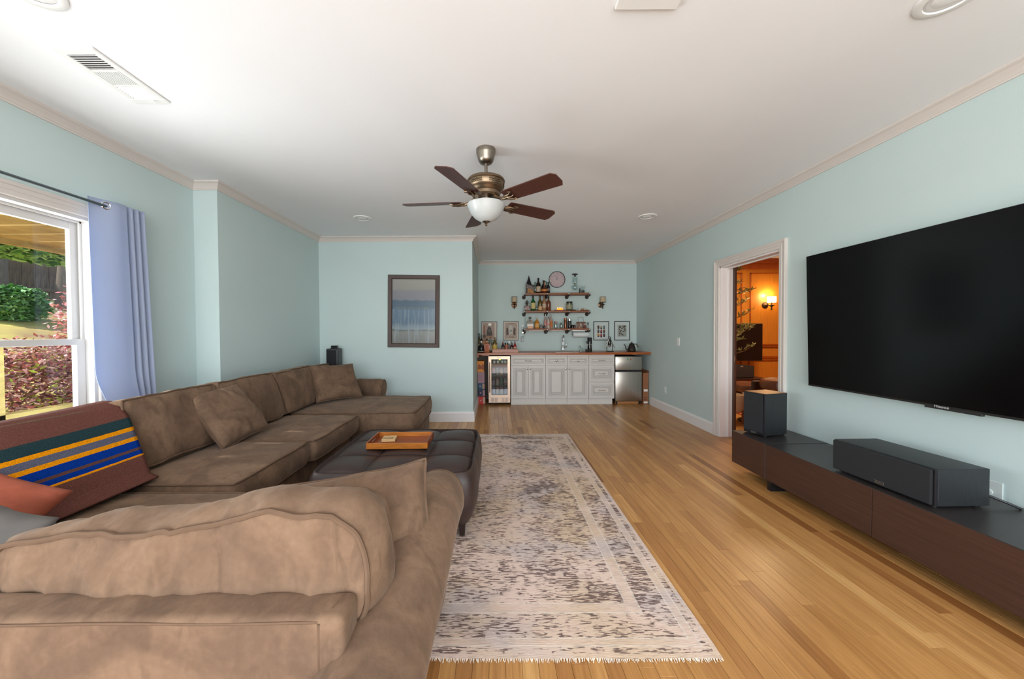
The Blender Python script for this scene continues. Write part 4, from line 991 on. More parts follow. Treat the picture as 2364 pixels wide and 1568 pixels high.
cols = [('red', (206, 40, 36), (190, 160, 140), 'bottom-most red drink carton of the stack under the counter end'), ('dark purple', (44, 36, 66), (160, 130, 140), 'dark purple drink carton on top of the red one'), ('blue', (28, 78, 116), (190, 150, 120), 'blue drink carton in the middle of the stack left of the cooler'), ('pink', (170, 130, 140), (110, 80, 90), 'dusty pink drink carton second from the top of the stack'), ('orange', (226, 140, 30), (150, 70, 20), 'orange and white drink carton topmost of the stack under the counter')]
z_ = 0
for k, (nm, c, c2, lab) in enumerate(cols):
    h_ = Z6(cz[k + 1], 6.35) - Z6(cz[k], 6.35); dx = (-.006, -.008, -.014, -.016, -.022)[k]
    t = thing('drink_carton', lab, 'carton', ((sx0 + sx1) / 2 + dx + .006, 6.50, z_), group='stacked drink cartons')
    w = (sx1 - sx0) / 2
    MB().box(-w, w, -.15, .13, .0005, h_ - .0005, .002).build('box', M('carton ' + nm, c, .5), t, local=True)
    m = MB()
    if nm == 'pink':
        for q in range(7): m.box(-w * .6 + (q % 3) * .022, -w * .6 + (q % 3) * .022 + .008, -.1508, -.15, .04 + q * .015, .05 + q * .015)
    elif nm == 'orange': m.prism([(-w * .9, -.1508, h_ * .25), (w * .3, -.1508, h_ * .3), (w * .3, -.1508, h_ * .55), (-w * .7, -.1508, h_ * .75)], (0, .0008, 0)); m.box(w * .35, w * .95, -.1508, -.15, h_ * .2, h_ * .7)
    else:
        m.box(w * .3, w * .97, -.1508, -.15, .01, h_ - .01); m.lathe([(0, 0), (.014, 0), (.014, .0008), (0, .0008)], (-w * .35, -.15, h_ * .5), 14, Matrix.Rotation(R(90), 4, 'X'))
    m.build('printed_panel', M('carton2 ' + nm, c2, .5), t, local=True); z_ += h_
m = MB(); m.box(XA + .01, X6(1126.5, 6.4), 6.72, 6.74, .02, zc - .04); o = m.build('grey_back_panel', M('taupe_panel', (104, 92, 84), .7)); tag(o, 'taupe grey back panel behind the cartons under the counter end', 'panel')
MB_ = MB().box(XA + .0, XA + .03, 6.25, Y3 - .01, zc - .08, zc - .038); m = MB_; m.box(XA + .09, XA + .21, 6.24, 6.7, zc - .05, zc - .038)
tag(m.build('counter_cleat', COUNTER), 'short wood cleat under the left end of the counter', 'cleat')
m = MB(); m.tube([at(1121, 911, 6.6), at(1125, 910, 6.6), at(1128, 914, 6.6), at(1130, 921, 6.62)], .004, 6); tag(m.build('power_cord', BLACK, None, True), 'black power cord looping beside the beverage cooler', 'cord')
# ------------------------------------------------------------------ wall shelves
SD = 6.72
shelves = []
SHX0, SHX1 = at(1211.5, 700, 6.63).x, at(1361.5, 700, 6.63).x
zs = [at(1290, 676.2, 6.64).z, at(1290, 717.0, 6.64).z, at(1290, 758.6, 6.64).z]
nm_ = ['top', 'middle', 'bottom']
for k, z in enumerate(zs):
    t = thing('wall_shelf', '%s of the three brown wooden pipe-bracket shelves above the bar' % nm_[k], 'shelf', (SHX0, Y3, z), group=None)
    MB().box(SHX0, SHX1, 6.64, Y3, z - .034, z, .003).build('board', SHELFW, t)
    for px in (1208.5, 1259.5, 1308, 1354.5):
        x = at(px, 700, Y3).x; x = max(x, SHX0 + .0)
        m = MB(); zz = z - .056; zf = z - .062
        m.lathe([(0, 0), (.036, 0), (.036, .007), (.022, .009), (.020, .022), (0, .022)], (x, Y3, zf), 20, Matrix.Rotation(R(90), 4, 'X'))
        m.tube([(x, Y3 - .01, zf), (x, 6.65, z - .050), (x, 6.63, z - .045)], .014, 10)
        m.build('pipe_bracket', BLACKM, t, True)
        m = MB(); m.lathe([(0, 0), (.014, 0), (.017, .01), (.010, .018), (0, .02)], (x, 6.64, z - .020), 12, Matrix.Rotation(R(90), 4, 'X')); m.build('bracket_cap', CHROME, t, True)
    if k == 2:
        for a, b in ((1221, 1254), (1272, 1300)): MB().box(at(a, 760, 6.68).x, at(b, 760, 6.68).x, 6.66, 6.675, z - .044, z - .034).build('light_bar', WHITE, t)
# ------------------------------------------------------------------ bottles
BM = lambda nm, c, r=.12: M('btl ' + nm, c, r)
PROF = {
 'wine': [(0, 0), (.9, 0), (1, .02), (1, .56), (.92, .64), (.45, .74), (.36, .80), (.36, .97), (.42, .975), (.42, 1), (0, 1)],
 'whisky': [(0, 0), (.92, 0), (1, .02), (1, .52), (.96, .60), (.62, .68), (.38, .74), (.34, .8), (.34, 1), (0, 1)],
 'square': [(0, 0), (.95, 0), (1, .03), (1, .60), (.9, .66), (.4, .70), (.32, .74), (.32, .84), (0, .84)],
 'round': [(0, 0), (.6, 0), (.9, .08), (1, .2), (.95, .34), (.6, .46), (.28, .52), (.22, .6), (.19, .98), (.24, 1), (0, 1)],
 'dome': [(0, 0), (.92, 0), (1, .03), (1, .42), (.85, .56), (.5, .66), (.26, .70), (.24, .85), (0, .85)],
 'sauce': [(0, 0), (.9, 0), (1, .03), (1, .50), (.75, .62), (.5, .68), (0, .68)],
 'jug': [(0, 0), (.92, 0), (1, .03), (1, .50), (.75, .66), (.38, .76), (.36, .94), (.44, .95), (.44, 1), (0, 1)],
 'jar': [(0, 0), (.96, 0), (1, .03), (1, .78), (.9, .82), (0, .82)]}
def bottle(label, px, z, D, w, h, style, body, lab=None, cap=None, name='bottle', group=None, labz=(.12, .48), cat='bottle', seg=18, caph=None):
    x = at(px, 740, D).x; r = w * D / F / 2; hh = h * D / F
    t = thing(name, label, cat, (x, D, z + .0005), group=group)
    pr = [(a * r, b * hh) for a, b in PROF[style]]
    sq = style == 'square'
    sg = 4 if sq else seg
    rot = Matrix.Rotation(R(45), 4, 'Z') if sq else None
    if sq: pr = [(a * (1.41 if b < .67 * hh else 1), b) for a, b in pr]
    MB().lathe(pr, (0, 0, 0), sg, rot, sy=1 if not sq else 1).build('glass_body', body, t, True, True)
    if lab is not None:
        a, b = labz
        if sq: MB().box(-r * .8, r * .8, -r - .0015, -r - .0003, a * hh, b * hh).build('label', lab, t, local=True)
        else: MB().lathe([(r + .0008, a * hh), (r + .0008, b * hh)], (0, 0, 0), sg).build('label', lab, t, True, True)
    if cap is not None:
        top = {'wine': (.38, .88, 1.005), 'whisky': (.38, .86, 1.005), 'square': (.40, .83, 1.0), 'round': (.26, .9, 1.005), 'dome': (.30, .84, 1.0), 'sauce': (.5, .67, 1.0), 'jug': (.46, .93, 1.01), 'jar': (.95, .80, 1.0)}[style]
        if style == 'sauce': pc_ = [(0, .67 * hh), (.5 * r, .67 * hh), (.5 * r, .75 * hh), (.25 * r, .85 * hh), (.1 * r, hh), (0, hh)]
        else: pc_ = [(0, top[1] * hh), (top[0] * r, top[1] * hh), (top[0] * r, top[2] * hh), (0, top[2] * hh)]
        MB().lathe(pc_, (0, 0, 0), seg).build('cap', cap, t, True, True)
    return t, r, hh
PAP = M('paper_label', (206, 186, 160), .7, var=.25, vs=60); CREAM = M('cream_label', (214, 196, 132), .7, var=.15, vs=60); REDL = M('red_label', (190, 48, 50), .6, var=.4, vs=50, rgb2=(210, 190, 180))
ORL = M('orange_label', (214, 122, 56), .6, var=.3, vs=50); BLK = BM('black', (20, 16, 16)); DKB = BM('dark_brown', (34, 22, 18)); GRN = BM('green', (26, 84, 40)); OLV = BM('olive', (92, 74, 26)); AMB = BM('amber', (190, 122, 34)); CLR = G('bottle_glass', (214, 222, 220), .14)
BRN = BM('whiskey_brown', (110, 56, 34)); COP = M('copper', (140, 88, 62), .3, .8, var=.2, vs=40); PINKG = M('pale_pinkish', (186, 160, 150), .3, var=.3, vs=80)
z1, z2, z3 = zs; gS = ['liquor bottles on the top shelf', 'liquor bottles on the middle shelf', 'liquor bottles on the bottom shelf', 'liquor bottles on the counter end', 'sauce bottles in the wooden tray']
# top shelf
x = at(1223.5, 660, SD).x
t = thing('gift_box', 'dark upright gift box with golden picture at the left of the top shelf', 'box', (x, SD, z1))
MB().box(-.075, .075, -.04, .04, 0, .155, .003).build('box', BM('box_dark', (52, 36, 26), .5), t, local=True)
MB().box(-.05, .06, -.0412, -.040, .006, .12).build('picture', M('gold_picture', (190, 128, 36), .5, var=.75, vs=26), t, local=True)
t = thing('pointed_hat', 'black pointed cone hat with grey band draped over the gift box', 'hat', (x - .02, SD, z1 + .157))
MB().lathe([(.06, 0), (.045, .03), (.028, .08), (.012, .14), (.004, .175), (0, .178)], (0, 0, 0), 18, sy=.6).build('cone', M('black_felt', (24, 20, 24), .9), t, True, True)
m = MB(); m.prism([(-.055, -.045, -.055), (.09, -.045, -.10), (.085, -.045, -.055), (.02, -.045, -.01), (-.05, -.045, .02)], (0, .002, 0)); m.build('grey_band', M('grey_felt', (150, 138, 138), .9, var=.6, vs=40), t, local=True)
bottle('thin clear glass carafe behind the gift box on the top shelf', 1235.5, z1, 6.78, 9, 27, 'wine', CLR, name='carafe', cat='carafe')
bottle('tall dark wine bottle with pale label on the top shelf', 1243.2, z1, SD, 10.5, 35, 'wine', DKB, PAP, BLK, group=gS[0], labz=(.1, .45))
t, r, hh = bottle('dark brown glass jug with loop handle on the top shelf', 1255.5, z1, 6.78, 11.5, 30, 'jug', BLK, None, BLK, 'glass_jug', cat='jug')
MB().tube([(r * .4, 0, hh * .92), (r * .9, 0, hh * .95), (r * 1.15, 0, hh * .85), (r * 1.0, 0, hh * .62), (r * .8, 0, hh * .58)], .006, 7).build('handle', BLK, t, True, True)
bottle('round copper-brown bottle with long neck on the top shelf front', 1256.8, z1, 6.68, 16, 25, 'round', COP, M('amber_band', (226, 130, 40), .4), COP, group=gS[0], labz=(.18, .30))  # plain amber band around the belly of the copper bottle
bottle('small dark beer bottle right of the copper bottle under the clock', 1265.8, z1, 6.72, 8, 26, 'wine', BLK, M('grey_label', (120, 116, 120), .6), BLK, group=gS[0], labz=(.22, .42))
# siphon coffee maker
x = at(1327.5, 660, SD).x
t = thing('siphon_coffee_maker', 'glass siphon coffee maker with black lid on the top shelf', 'coffee maker', (x, SD, z1))
MB().lathe([(0, 0), (.052, 0), (.055, .006), (.03, .012), (0, .012)], (0, 0, 0), 24).build('base', STEEL, t, True, True)
MB().sphere((0, 0, .105), .052, 20).build('lower_globe', CLEAR, t, 'all', True)
MB().lathe([(.044, .30), (.046, .24), (.042, .19), (.018, .168), (.015, .155)], (0, 0, 0), 20).build('upper_chamber', CLEAR, t, True, True)
m = MB(); m.lathe([(0, .178), (.030, .176), (.020, .160), (.018, .148), (0, .146)], (0, 0, 0), 16); m.tube([(.01, 0, .155), (.075, 0, .152), (.082, 0, .145), (.082, 0, .006), (.04, 0, .004)], .004, 7); m.build('stand', CHROME, t, True, True)
MB().lathe([(0, .315), (.018, .315), (.02, .345), (.054, .350), (.054, .362), (.03, .370), (0, .371)], (0, 0, -.005), 24).build('lid', M('dark_lid', (52, 44, 40), .4), t, True, True)
m = MB(); m.tube([(-.075, 0, .14), (-.05, 0, .09), (-.03, 0, .07)], .003, 6); m.tube([(-.03, 0, .06), (-.07, 0, .01)], .003, 6); m.build('arm', CLEAR, t, True, True)
x = at(1338.5, 668, SD).x
t = thing('pepper_flask', 'slim black pointed flask with gold stripe on the top shelf', 'flask', (x, SD, z1)); MB().lathe([(0, 0), (.012, 0), (.012, .065), (.006, .10), (0, .112)], (0, 0, 0), 12).build('body', BLK, t, True, True); MB().lathe([(.0125, .006), (.0125, .05)], (0, 0, 0), 4).build('gold_stripe', M('gold', (170, 140, 70), .3, .8), t, True, True)
x = at(1345.8, 668, SD).x
t = thing('black_cup', 'black cup on black saucer holding a clear glass dripper', 'cup', (x, SD, z1)); MB().lathe([(0, 0), (.045, .002), (.046, .006), (.026, .010), (.028, .052), (.030, .054), (0, .054)], (0, 0, 0), 20).build('cup', BLK, t, True, True); MB().lathe([(.02, .054), (.05, .13), (.052, .135)], (0, 0, 0), 20).build('glass_dripper', G('faint_glass', (245, 250, 250), .04), t, True, True)
# middle shelf
t, r, hh = bottle('bottle with a dark sculpted insect stopper at left of the middle shelf', 1216.8, z2, SD, 12, 17, 'square', BM('smoke_glass', (96, 76, 76)), M('purple_label', (120, 70, 74), .6, var=.5, vs=60, rgb2=(190, 170, 160)), None, group=gS[1], labz=(.12, .6))
m = MB()
for k in range(4): m.sphere((0, 0, hh * .84 + .008 + k * .020), .017 - k * .0015, 10)
for s in (-1, 1):
    for k in range(3): m.tube([(s * .01, 0, hh * .84 + .012 + k * .02), (s * .032, -.004, hh * .84 + .022 + k * .02), (s * .038, -.004, hh * .84 + .004 + k * .02)], .0035, 5)
    m.tube([(s * .006, 0, hh * .84 + .075), (s * .018, 0, hh * .84 + .095), (s * .032, 0, hh * .84 + .115)], .0022, 5)
m.build('sculpted_stopper', M('dark_metal', (66, 54, 48), .4, .7), t, True, True)
bottle('tiny clear shot glass between the first two middle shelf bottles', 1224, z2, 6.68, 3.6, 8, 'jar', CLR, name='shot_glass', cat='glass')
bottle('green whisky bottle with cream label on the middle shelf', 1231, z2, SD, 10.5, 35, 'whisky', GRN, CREAM, BLK, group=gS[1], labz=(.13, .52))
bottle('small clear glass decanter beside the green whisky bottle', 1239.5, z2, 6.68, 5.5, 13, 'whisky', CLR, name='small_decanter', cat='decanter')
bottle('olive brown bottle with tan label on the middle shelf', 1247, z2, SD, 10, 35, 'whisky', OLV, M('tan_label', (206, 164, 118), .7), BM('capsule', (40, 40, 36)), group=gS[1], labz=(.04, .28))
bottle('clear bottle of amber liquor beside the olive brown bottle', 1256.5, z2, 6.74, 10, 36, 'whisky', M('amber_clear', (176, 130, 96), .15, var=.4, vs=30, st=(1, 1, 6)), PAP, CLR, group=gS[1], labz=(.2, .45))
bottle('squat clear bottle of brown whiskey at right of the middle shelf group', 1266.5, z2, SD, 10.5, 33, 'whisky', BRN, None, BLK, group=gS[1])
x = at(1293, 714, SD).x
t = thing('candle_tray', 'long dark red tray with four glowing tealights on the middle shelf', 'candle tray', (x, SD, z2)); m = MB(); m.box(-.098, .098, -.035, .035, .0, .012, .004).box(-.105, -.095, -.035, .035, 0, .018, .003).box(.075, .11, -.035, .035, 0, .016, .003); m.build('tray', M('dark_red', (86, 30, 40), .3), t, local=True)
for k in range(4):
    c = MB().lathe([(0, 0), (.013, 0), (.013, .030), (0, .030)], (-.045 + k * .028, 0, .012), 14).build('tealight', M('amber_votive', (240, 150, 50), .4, emit=(255, 130, 20), es=.9), t, True, True)
    MB().lathe([(0, 0), (.004, .006), (.001, .016), (0, .018)], (-.045 + k * .028, 0, .0425), 8).build('flame', M('flame', (255, 220, 120), .5, emit=(255, 190, 70), es=6), c, True, True)
x = at(1318.5, 715, SD).x
t = thing('black_plate', 'flat black plate under the green jar on the middle shelf', 'plate', (x, 6.735, z2)); MB().lathe([(0, 0), (.07, 0), (.092, .012), (.096, .013), (.085, .004), (0, .003)], (0, 0, 0), 28).build('dish', BLK, t, True, True)
bottle('large green glass jar with black lid on the middle shelf', 1314.5, z2 + .003, 6.74, 14.5, 20.5, 'jar', M('green_jar', (120, 130, 96), .2, var=.35, vs=20), M('jar_label', (170, 170, 140), .6, var=.5, vs=60), BLK, 'glass_jar', None, (.14, .62), 'jar')
x = at(1348, 715, SD).x
t = thing('shell_dish', 'black dish holding beige shells at right of the middle shelf', 'dish', (x, SD, z2)); MB().box(-.075, .075, -.035, .035, 0, .011, .004).build('dish', BLK, t, local=True)
for k, (a, c, s) in enumerate(((-.03, .0, .014), (-.008, .004, .019), (.016, -.004, .017), (.038, .003, .012), (-.05, .002, .009), (.004, .0, .013))): MB().sphere((a, c, .011 + s * (.9 if k < 5 else 2.2)), s, 9, (1.3, .9, .9)).build('shell', M('shell %d' % (k % 3), ((206, 170, 140), (180, 128, 96), (214, 204, 190))[k % 3], .5), t, 'all', True)
bottle('small white cylinder jar left of the shell dish', 1338, z2, 6.70, 3.6, 6.5, 'jar', M('cream_glaze', (216, 210, 196), .3), None, None, 'small_jar', None, cat='jar')
# bottom shelf
t, r, hh = bottle('square crystal decanter with black stopper at left of the bottom shelf', 1223.5, z3, SD, 14, 27, 'square', M('cut_glass', (170, 158, 146), .12, var=.5, vs=70), M('amber_patch', (190, 120, 50), .3), BLK, 'crystal_decanter', None, (.02, .25), 'decanter')
bottle('amber dome bottle with pale label on the bottom shelf', 1239.5, z3, SD, 11.5, 28, 'dome', AMB, M('peach_label', (214, 160, 96), .7), CLR, group=gS[2], labz=(.1, .42))
bottle('small clear skull-shaped tumbler beside the amber dome bottle', 1249.5, z3, SD, 7.5, 12, 'dome', M('grey_crystal', (140, 138, 134), .15, var=.5, vs=60), name='tumbler', cat='glass')
bottle('black bar jigger on the bottom shelf', 1257, z3, 6.66, 4.6, 8, 'jar', BLK, None, None, 'jigger', cat='jigger')
bottle('tall clear bottle with red label on the bottom shelf', 1259.8, z3, 6.76, 8.5, 33, 'whisky', PINKG, REDL, CLR, group=gS[2], labz=(.18, .5))
bottle('short clear bottle with white and red label and black cap', 1266, z3, 6.67, 7, 27, 'wine', M('milky', (190, 172, 164), .4), REDL, BLK, group=gS[2], labz=(.25, .42))
bottle('tall clear bottle with orange label on the bottom shelf', 1271.5, z3, 6.75, 8.5, 32, 'wine', PINKG, ORL, CLR, group=gS[2], labz=(.1, .55))
t, r, hh = bottle('clear glass with a red and white badge on the bottom shelf', 1283, z3, SD, 7.6, 20, 'jar', CLR, None, None, 'drinking_glass', cat='glass')
MB().lathe([(0, 0), (.018, 0), (.018, .002), (0, .002)], (0, -r - .001, hh * .72), 16, Matrix.Rotation(R(90), 4, 'X')).build('badge', REDL, t, local=True)
bottle('narrow-waisted clear decanter on the bottom shelf', 1295.5, z3, SD, 7.8, 19.5, 'dome', CLR, None, None, 'wine_decanter', cat='decanter')
t, r, hh = bottle('copper cocktail shaker on the bottom shelf', 1305.5, z3, SD, 7, 24, 'jar', COP, None, COP, 'cocktail_shaker', cat='shaker')
bottle('black cocktail shaker with grey emblem on the bottom shelf', 1315, z3, SD, 8.2, 21.5, 'jar', BLK, M('emblem_grey', (70, 72, 74), .5, var=.6, vs=40), CHROME, 'cocktail_shaker', None, (.3, .7), cat='shaker')
bottle('dark tin cup right of the black shaker', 1321.5, z3, 6.70, 4.6, 9.5, 'jar', BLK, None, None, 'tin_cup', cat='cup'); bottle('dark red tin cup left of the tube rack', 1326, z3, 6.74, 4.6, 9.8, 'jar', BM('wine_red', (70, 34, 34)), None, None, 'tin_cup', cat='cup')
x = at(1341, 750, SD).x
t = thing('spice_tube_rack', 'wooden rack of six glass spice tubes with wire handle on the bottom shelf', 'rack', (x, SD, z3))
m = MB(); m.box(-.088, .088, -.022, .022, .0, .012, .002).box(-.088, .088, -.022, .022, .096, .108, .002); m.build('rack', SHELFW, t, local=True)
for k in range(6):
    c = MB().lathe([(0, .0), (.0125, .0), (.0125, .095), (0, .095)], (-.072 + k * .029, 0, .013), 12).build('glass_tube', M('tube_fill %d' % (k % 3), ((150, 126, 108), (110, 60, 48), (176, 160, 146))[k % 3], .2), t, True, True)
    MB().lathe([(0, 0), (.0135, 0), (.0135, .014), (0, .014)], (-.072 + k * .029, 0, .108), 12).build('cork', M('dark_cork', (100, 56, 40), .7), c, True, True)
MB().tube([(-.05, 0, .108), (-.05, 0, .205), (.045, 0, .205), (.045, 0, .108)], .003, 6).build('handle', M('wire_grey', (90, 96, 96), .4, .6), t, True, True)
bottle('small red-brown jar in front of the tube rack', 1350.5, z3, 6.665, 6.5, 9, 'jar', M('red_spice', (104, 44, 40), .4), None, None, 'spice_jar', None, cat='jar'); bottle('small pinkish bowl of spice in front of the rack', 1337.5, z3, 6.665, 6, 5.5, 'jar', M('pink_spice', (176, 124, 104), .5), None, None, 'spice_bowl', None, cat='bowl')
x = at(1357.5, 750, SD).x
t = thing('black_muddler', 'thin black bar tool standing at the right end of the bottom shelf', 'bar tool', (x, SD, z3)); MB().lathe([(0, 0), (.008, 0), (.005, .004), (.004, .075), (0, .075)], (0, 0, 0), 10).build('rod', BLK, t, True, True); MB().box(-.011, .011, -.011, .011, .070, .112, .003).build('head', BM('slate', (44, 56, 54), .4), t, local=True)
# clock
c = at(1286, 645.3, 6.84)
ck = thing('wall_clock', 'round wall clock with thin dark rim and pinkish face above the shelves', 'clock', (c.x, Y3, c.z))
ro = 19.0 * 6.83 / F; rx = Matrix.Rotation(R(90), 4, 'X')
MB().lathe([(0, 0), (ro, 0), (ro, .022), (ro - .003, .028), (ro - .011, .028), (ro - .013, .012)], (0, 0, 0), 48, rx).build('rim', M('clock_rim', (34, 42, 40), .4), ck, True, True)
fc = MB().lathe([(0, .0118), (ro - .0125, .012)], (0, 0, 0), 48, rx).build('dial', M('clock_dial', (196, 176, 178), .5), ck, local=True)
CKB = M('clock_ink', (58, 50, 54), .6)
for n_ in range(1, 13):
    a = R(90 - 30 * n_); text(str(n_), .030, Matrix.Translation((c.x + math.cos(a) * (ro - .034), Y3 - .0125, c.z + math.sin(a) * (ro - .034))) @ rx, CKB, 'numeral', fc)
m = MB()
for q in range(60):
    a = R(6 * q); l = .008 if q % 5 else .012; m.poly([(math.cos(a + d) * rr, -.0124, math.sin(a + d) * rr) for d, rr in ((-.006, ro - .058 - l), (.006, ro - .058 - l), (.006, ro - .058), (-.006, ro - .058))])
m.build('minute_marks', CKB, fc, local=True)
for nm, ang, l, w_ in (('hour_hand', 90 + 26, .088, .003), ('minute_hand', 90 - 14, .112, .002)):
    a = R(ang); d = Vector((math.cos(a), 0, math.sin(a))); n2 = Vector((-d.z, 0, d.x)); m = MB(); m.prism([d * -.015 + n2 * w_ + Vector((0, -.014, 0)), d * -.015 - n2 * w_ + Vector((0, -.014, 0)), d * l - n2 * w_ * .6 + Vector((0, -.014, 0)), d * l + n2 * w_ * .6 + Vector((0, -.014, 0))], (0, -.001, 0)); m.build(nm, CKB, ck, local=True)
# sconces
def sconce(px, label, yaw, metal, x=None):
    p = at(px, 700, Y3 - .05)
    t = thing('wall_sconce', label, 'sconce', (p.x, Y3, at(px, 700, Y3 - .05).z), yaw)
    MB().lathe([(0, 0), (.055, 0), (.056, .006), (.048, .014), (0, .02)], (0, 0, -.03), 24, rx).build('backplate', metal, t, True, True)
    m = MB(); m.tube([(0, -.01, -.03), (0, -.06, -.035), (0, -.085, -.03)], .008, 8); m.lathe([(0, -.11), (.008, -.11), (.011, -.06), (.009, -.055), (.009, .0), (.022, .01), (0, .012)], (0, -.085, 0), 12); m.lathe([(.005, -.052), (.012, -.046), (.042, -.026), (.040, -.024), (0, -.03)], (0, -.085, 0), 16); m.build('arm', M('dark_bronze', (70, 52, 40), .4, .8), t, True, True)
    MB().lathe([(.052, .012), (.052, .112)], (0, -.085, 0), 24).build('shade', M('linen_shade', (196, 176, 148), .8, var=.1, vs=80, st=(1, 1, .1)), t, True, True)
    MB().lathe([(.052, .010), (.055, .010), (.055, .017), (.052, .017)], (0, -.085, 0), 24).lathe([(.052, .108), (.055, .108), (.055, .114), (.052, .114)], (0, -.085, 0), 24).build('shade_rim', M('dark_bronze', (70, 52, 40), .4, .8), t, True, True)
sconce(1187.3, 'small wall sconce with taupe drum shade left of the shelves', 0, M('rose_gold', (206, 160, 126), .3, .8))
sconce(1388.0, 'small wall sconce with pale drum shade right of the shelves', R(14), BRONZE)
# framed pictures
def picture(px0, px1, py0, py1, label, frame_c, mat_c, draw, tilt=0):
    a = at(px0, py1, Y3 - .015); b = at(px1, py0, Y3 - .015); w, h = (b.x - a.x) / 2, (b.z - a.z) / 2
    t = thing('framed_print', label, 'picture', ((a.x + b.x) / 2, Y3, (a.z + b.z) / 2), group=None); t.rotation_euler = (0, R(tilt), 0)
    f = .011
    MB().rings([[(-w + i, -d, -h + i), (w - i, -d, -h + i), (w - i, -d, h - i), (-w + i, -d, h - i)] for i, d in ((0, 0), (0, .018), (f, .018), (f, .008))], cap=False).build('frame', frame_c, t, local=True)
    s = MB().box(-w + f * .8, w - f * .8, -.008, -.004, -h + f * .8, h - f * .8).build('print', mat_c, t, local=True)
    draw(s, w, h); return t
def blob(par, nm, x, z, rx_, rz_, mat, y=-.0085, pts=None):
    m = MB(); q = pts or [(x + rx_ * math.cos(a), y, z + rz_ * math.sin(a)) for a in [2 * math.pi * k / 14 for k in range(14)]]
    m.prism(q, (0, -.0004, 0)); m.build(nm, mat, par, local=True)
def C_(c): return M('ink %d %d %d' % c, c, .6, var=.35, vs=60)
def draw_cups(s, w, h):
    cc = [[(92, 62, 48), (150, 146, 118), (108, 130, 132)], [(92, 84, 66), (150, 70, 72), (116, 78, 52)], [(206, 134, 40), (168, 66, 72), (86, 60, 62)]]
    for r_ in range(3):
        for c_ in range(3):
            x, z = (-.052 + c_ * .054), (.072 - r_ * .076 - (c_ == 1) * .008); blob(s, 'printed_cup', x, z, .021, .034, C_(cc[r_][c_])); blob(s, 'printed_base', x, z - .026, .019, .011, C_((40, 26, 24)), -.0092)
def draw_leaves(s, w, h):
    MB().box(-.085, .085, -.0088, -.0078, -.11, .11).build('printed_ground', C_((166, 172, 166)), s, local=True)
    rr = random.Random(3)
    for k, (x, z, a) in enumerate(((-.04, .08, 50), (-.035, .065, 20), (.04, .085, 110), (.055, .08, 70), (.02, .075, 140), (.0, .045, 175), (.05, .035, 5), (.055, .01, 150), (-.05, .025, 110), (-.02, .0, 30), (-.035, -.02, 60), (.03, -.015, 165), (-.045, -.05, 80), (-.01, -.06, 140), (.01, -.075, 150))):
        a = R(a); l, b = rr.uniform(.02, .03), .009; d = Vector((math.cos(a), 0, math.sin(a))); n2 = Vector((-d.z, 0, d.x)); o = Vector((x, -.0089, z))
        blob(s, 'printed_leaf', 0, 0, 0, 0, C_((60, 52, 34) if k % 4 else (96, 60, 44)), pts=[o - d * l, o - d * l * .3 + n2 * b, o + d * l * .4 + n2 * b * .9, o + d * l, o + d * l * .4 - n2 * b * .9, o - d * l * .3 - n2 * b])
    blob(s, 'printed_stem', 0, 0, 0, 0, C_((120, 100, 70)), pts=[(-.052, -.0089, -.10), (-.046, -.0089, -.10), (-.03, -.0089, -.05), (-.035, -.0089, -.05)])
def draw_figure(s, w, h):
    MB().box(-w + .03, w - .05, -.0088, -.0078, -h + .03, h - .03).build('printed_ground', C_((190, 164, 150)), s, local=True)
    blob(s, 'printed_panel', 0, 0, 0, 0, C_((172, 110, 84)), pts=[(-.11, -.009, -.06), (-.085, -.009, -.06), (-.085, -.009, .09), (-.11, -.009, .12)])  # wood door mirrored in the picture glass, painted on as a brown panel
    blob(s, 'printed_figure', 0, 0, 0, 0, C_((92, 80, 74)), -.009, [(-.05, -.0092, -.09), (.06, -.0092, -.09), (.055, -.0092, -.02), (.03, -.0092, .06), (.0, -.0092, .085), (-.025, -.0092, .07), (-.045, -.0092, .0)])
    blob(s, 'printed_belly', .002, .01, .02, .028, C_((132, 120, 114)), -.0096)
    blob(s, 'printed_bench', 0, 0, 0, 0, C_((206, 150, 116)), -.009, [(-.07, -.0094, -.115), (.07, -.0094, -.115), (.07, -.0094, -.09), (-.07, -.0094, -.09)])
    blob(s, 'reflected_lamp', .01, .125, .034, .024, M('white_spot', (250, 246, 240), .4), -.0092)  # bright lamp mirrored in the picture glass, painted on as a pale spot
def draw_room(s, w, h):
    MB().box(-w + .03, w - .03, -.0088, -.0078, -h + .035, h - .03).build('printed_ground', C_((190, 172, 158)), s, local=True)
    blob(s, 'printed_window', 0, 0, 0, 0, C_((206, 204, 194)), pts=[(-.03, -.0092, -.07), (.035, -.0092, -.05), (.03, -.0092, .10), (-.035, -.0092, .10)])
    for sg in (-1, 1): blob(s, 'printed_figure', 0, 0, 0, 0, C_((98, 72, 66)), pts=[(sg * .085, -.0094, -.09), (sg * .045, -.0094, -.07), (sg * .05, -.0094, .03), (sg * .07, -.0094, .07), (sg * .088, -.0094, .05)][::sg])
    blob(s, 'printed_oval', 0, .135, .075, .014, C_((176, 156, 140)), -.0092); blob(s, 'printed_oval', .02, -.12, .06, .014, C_((160, 140, 116)), -.0092)
    blob(s, 'printed_book', .005, .0, .024, .007, C_((70, 82, 70)), -.0096)
FG = M('dark_green_frame', (62, 64, 54), .4); FK = M('black_frame', (26, 22, 22), .4); MW = M('print_mat', (198, 208, 208), .6, var=.05, vs=5)
picture(1111.3, 1147.6, 742.2, 786.6, 'left framed print with a dark seated figure above the counter bottles', FG, M('mat_blush', (206, 190, 178), .5), draw_figure, .8)
picture(1161.5, 1197.5, 741.6, 786.4, 'framed print of a pinkish room scene above the wooden sauce tray', FG, M('mat_blush', (206, 190, 178), .5), draw_room, .8)
picture(1370.2, 1405.8, 742.0, 786.0, 'black framed print with a grid of nine coloured cups', FK, MW, draw_cups)
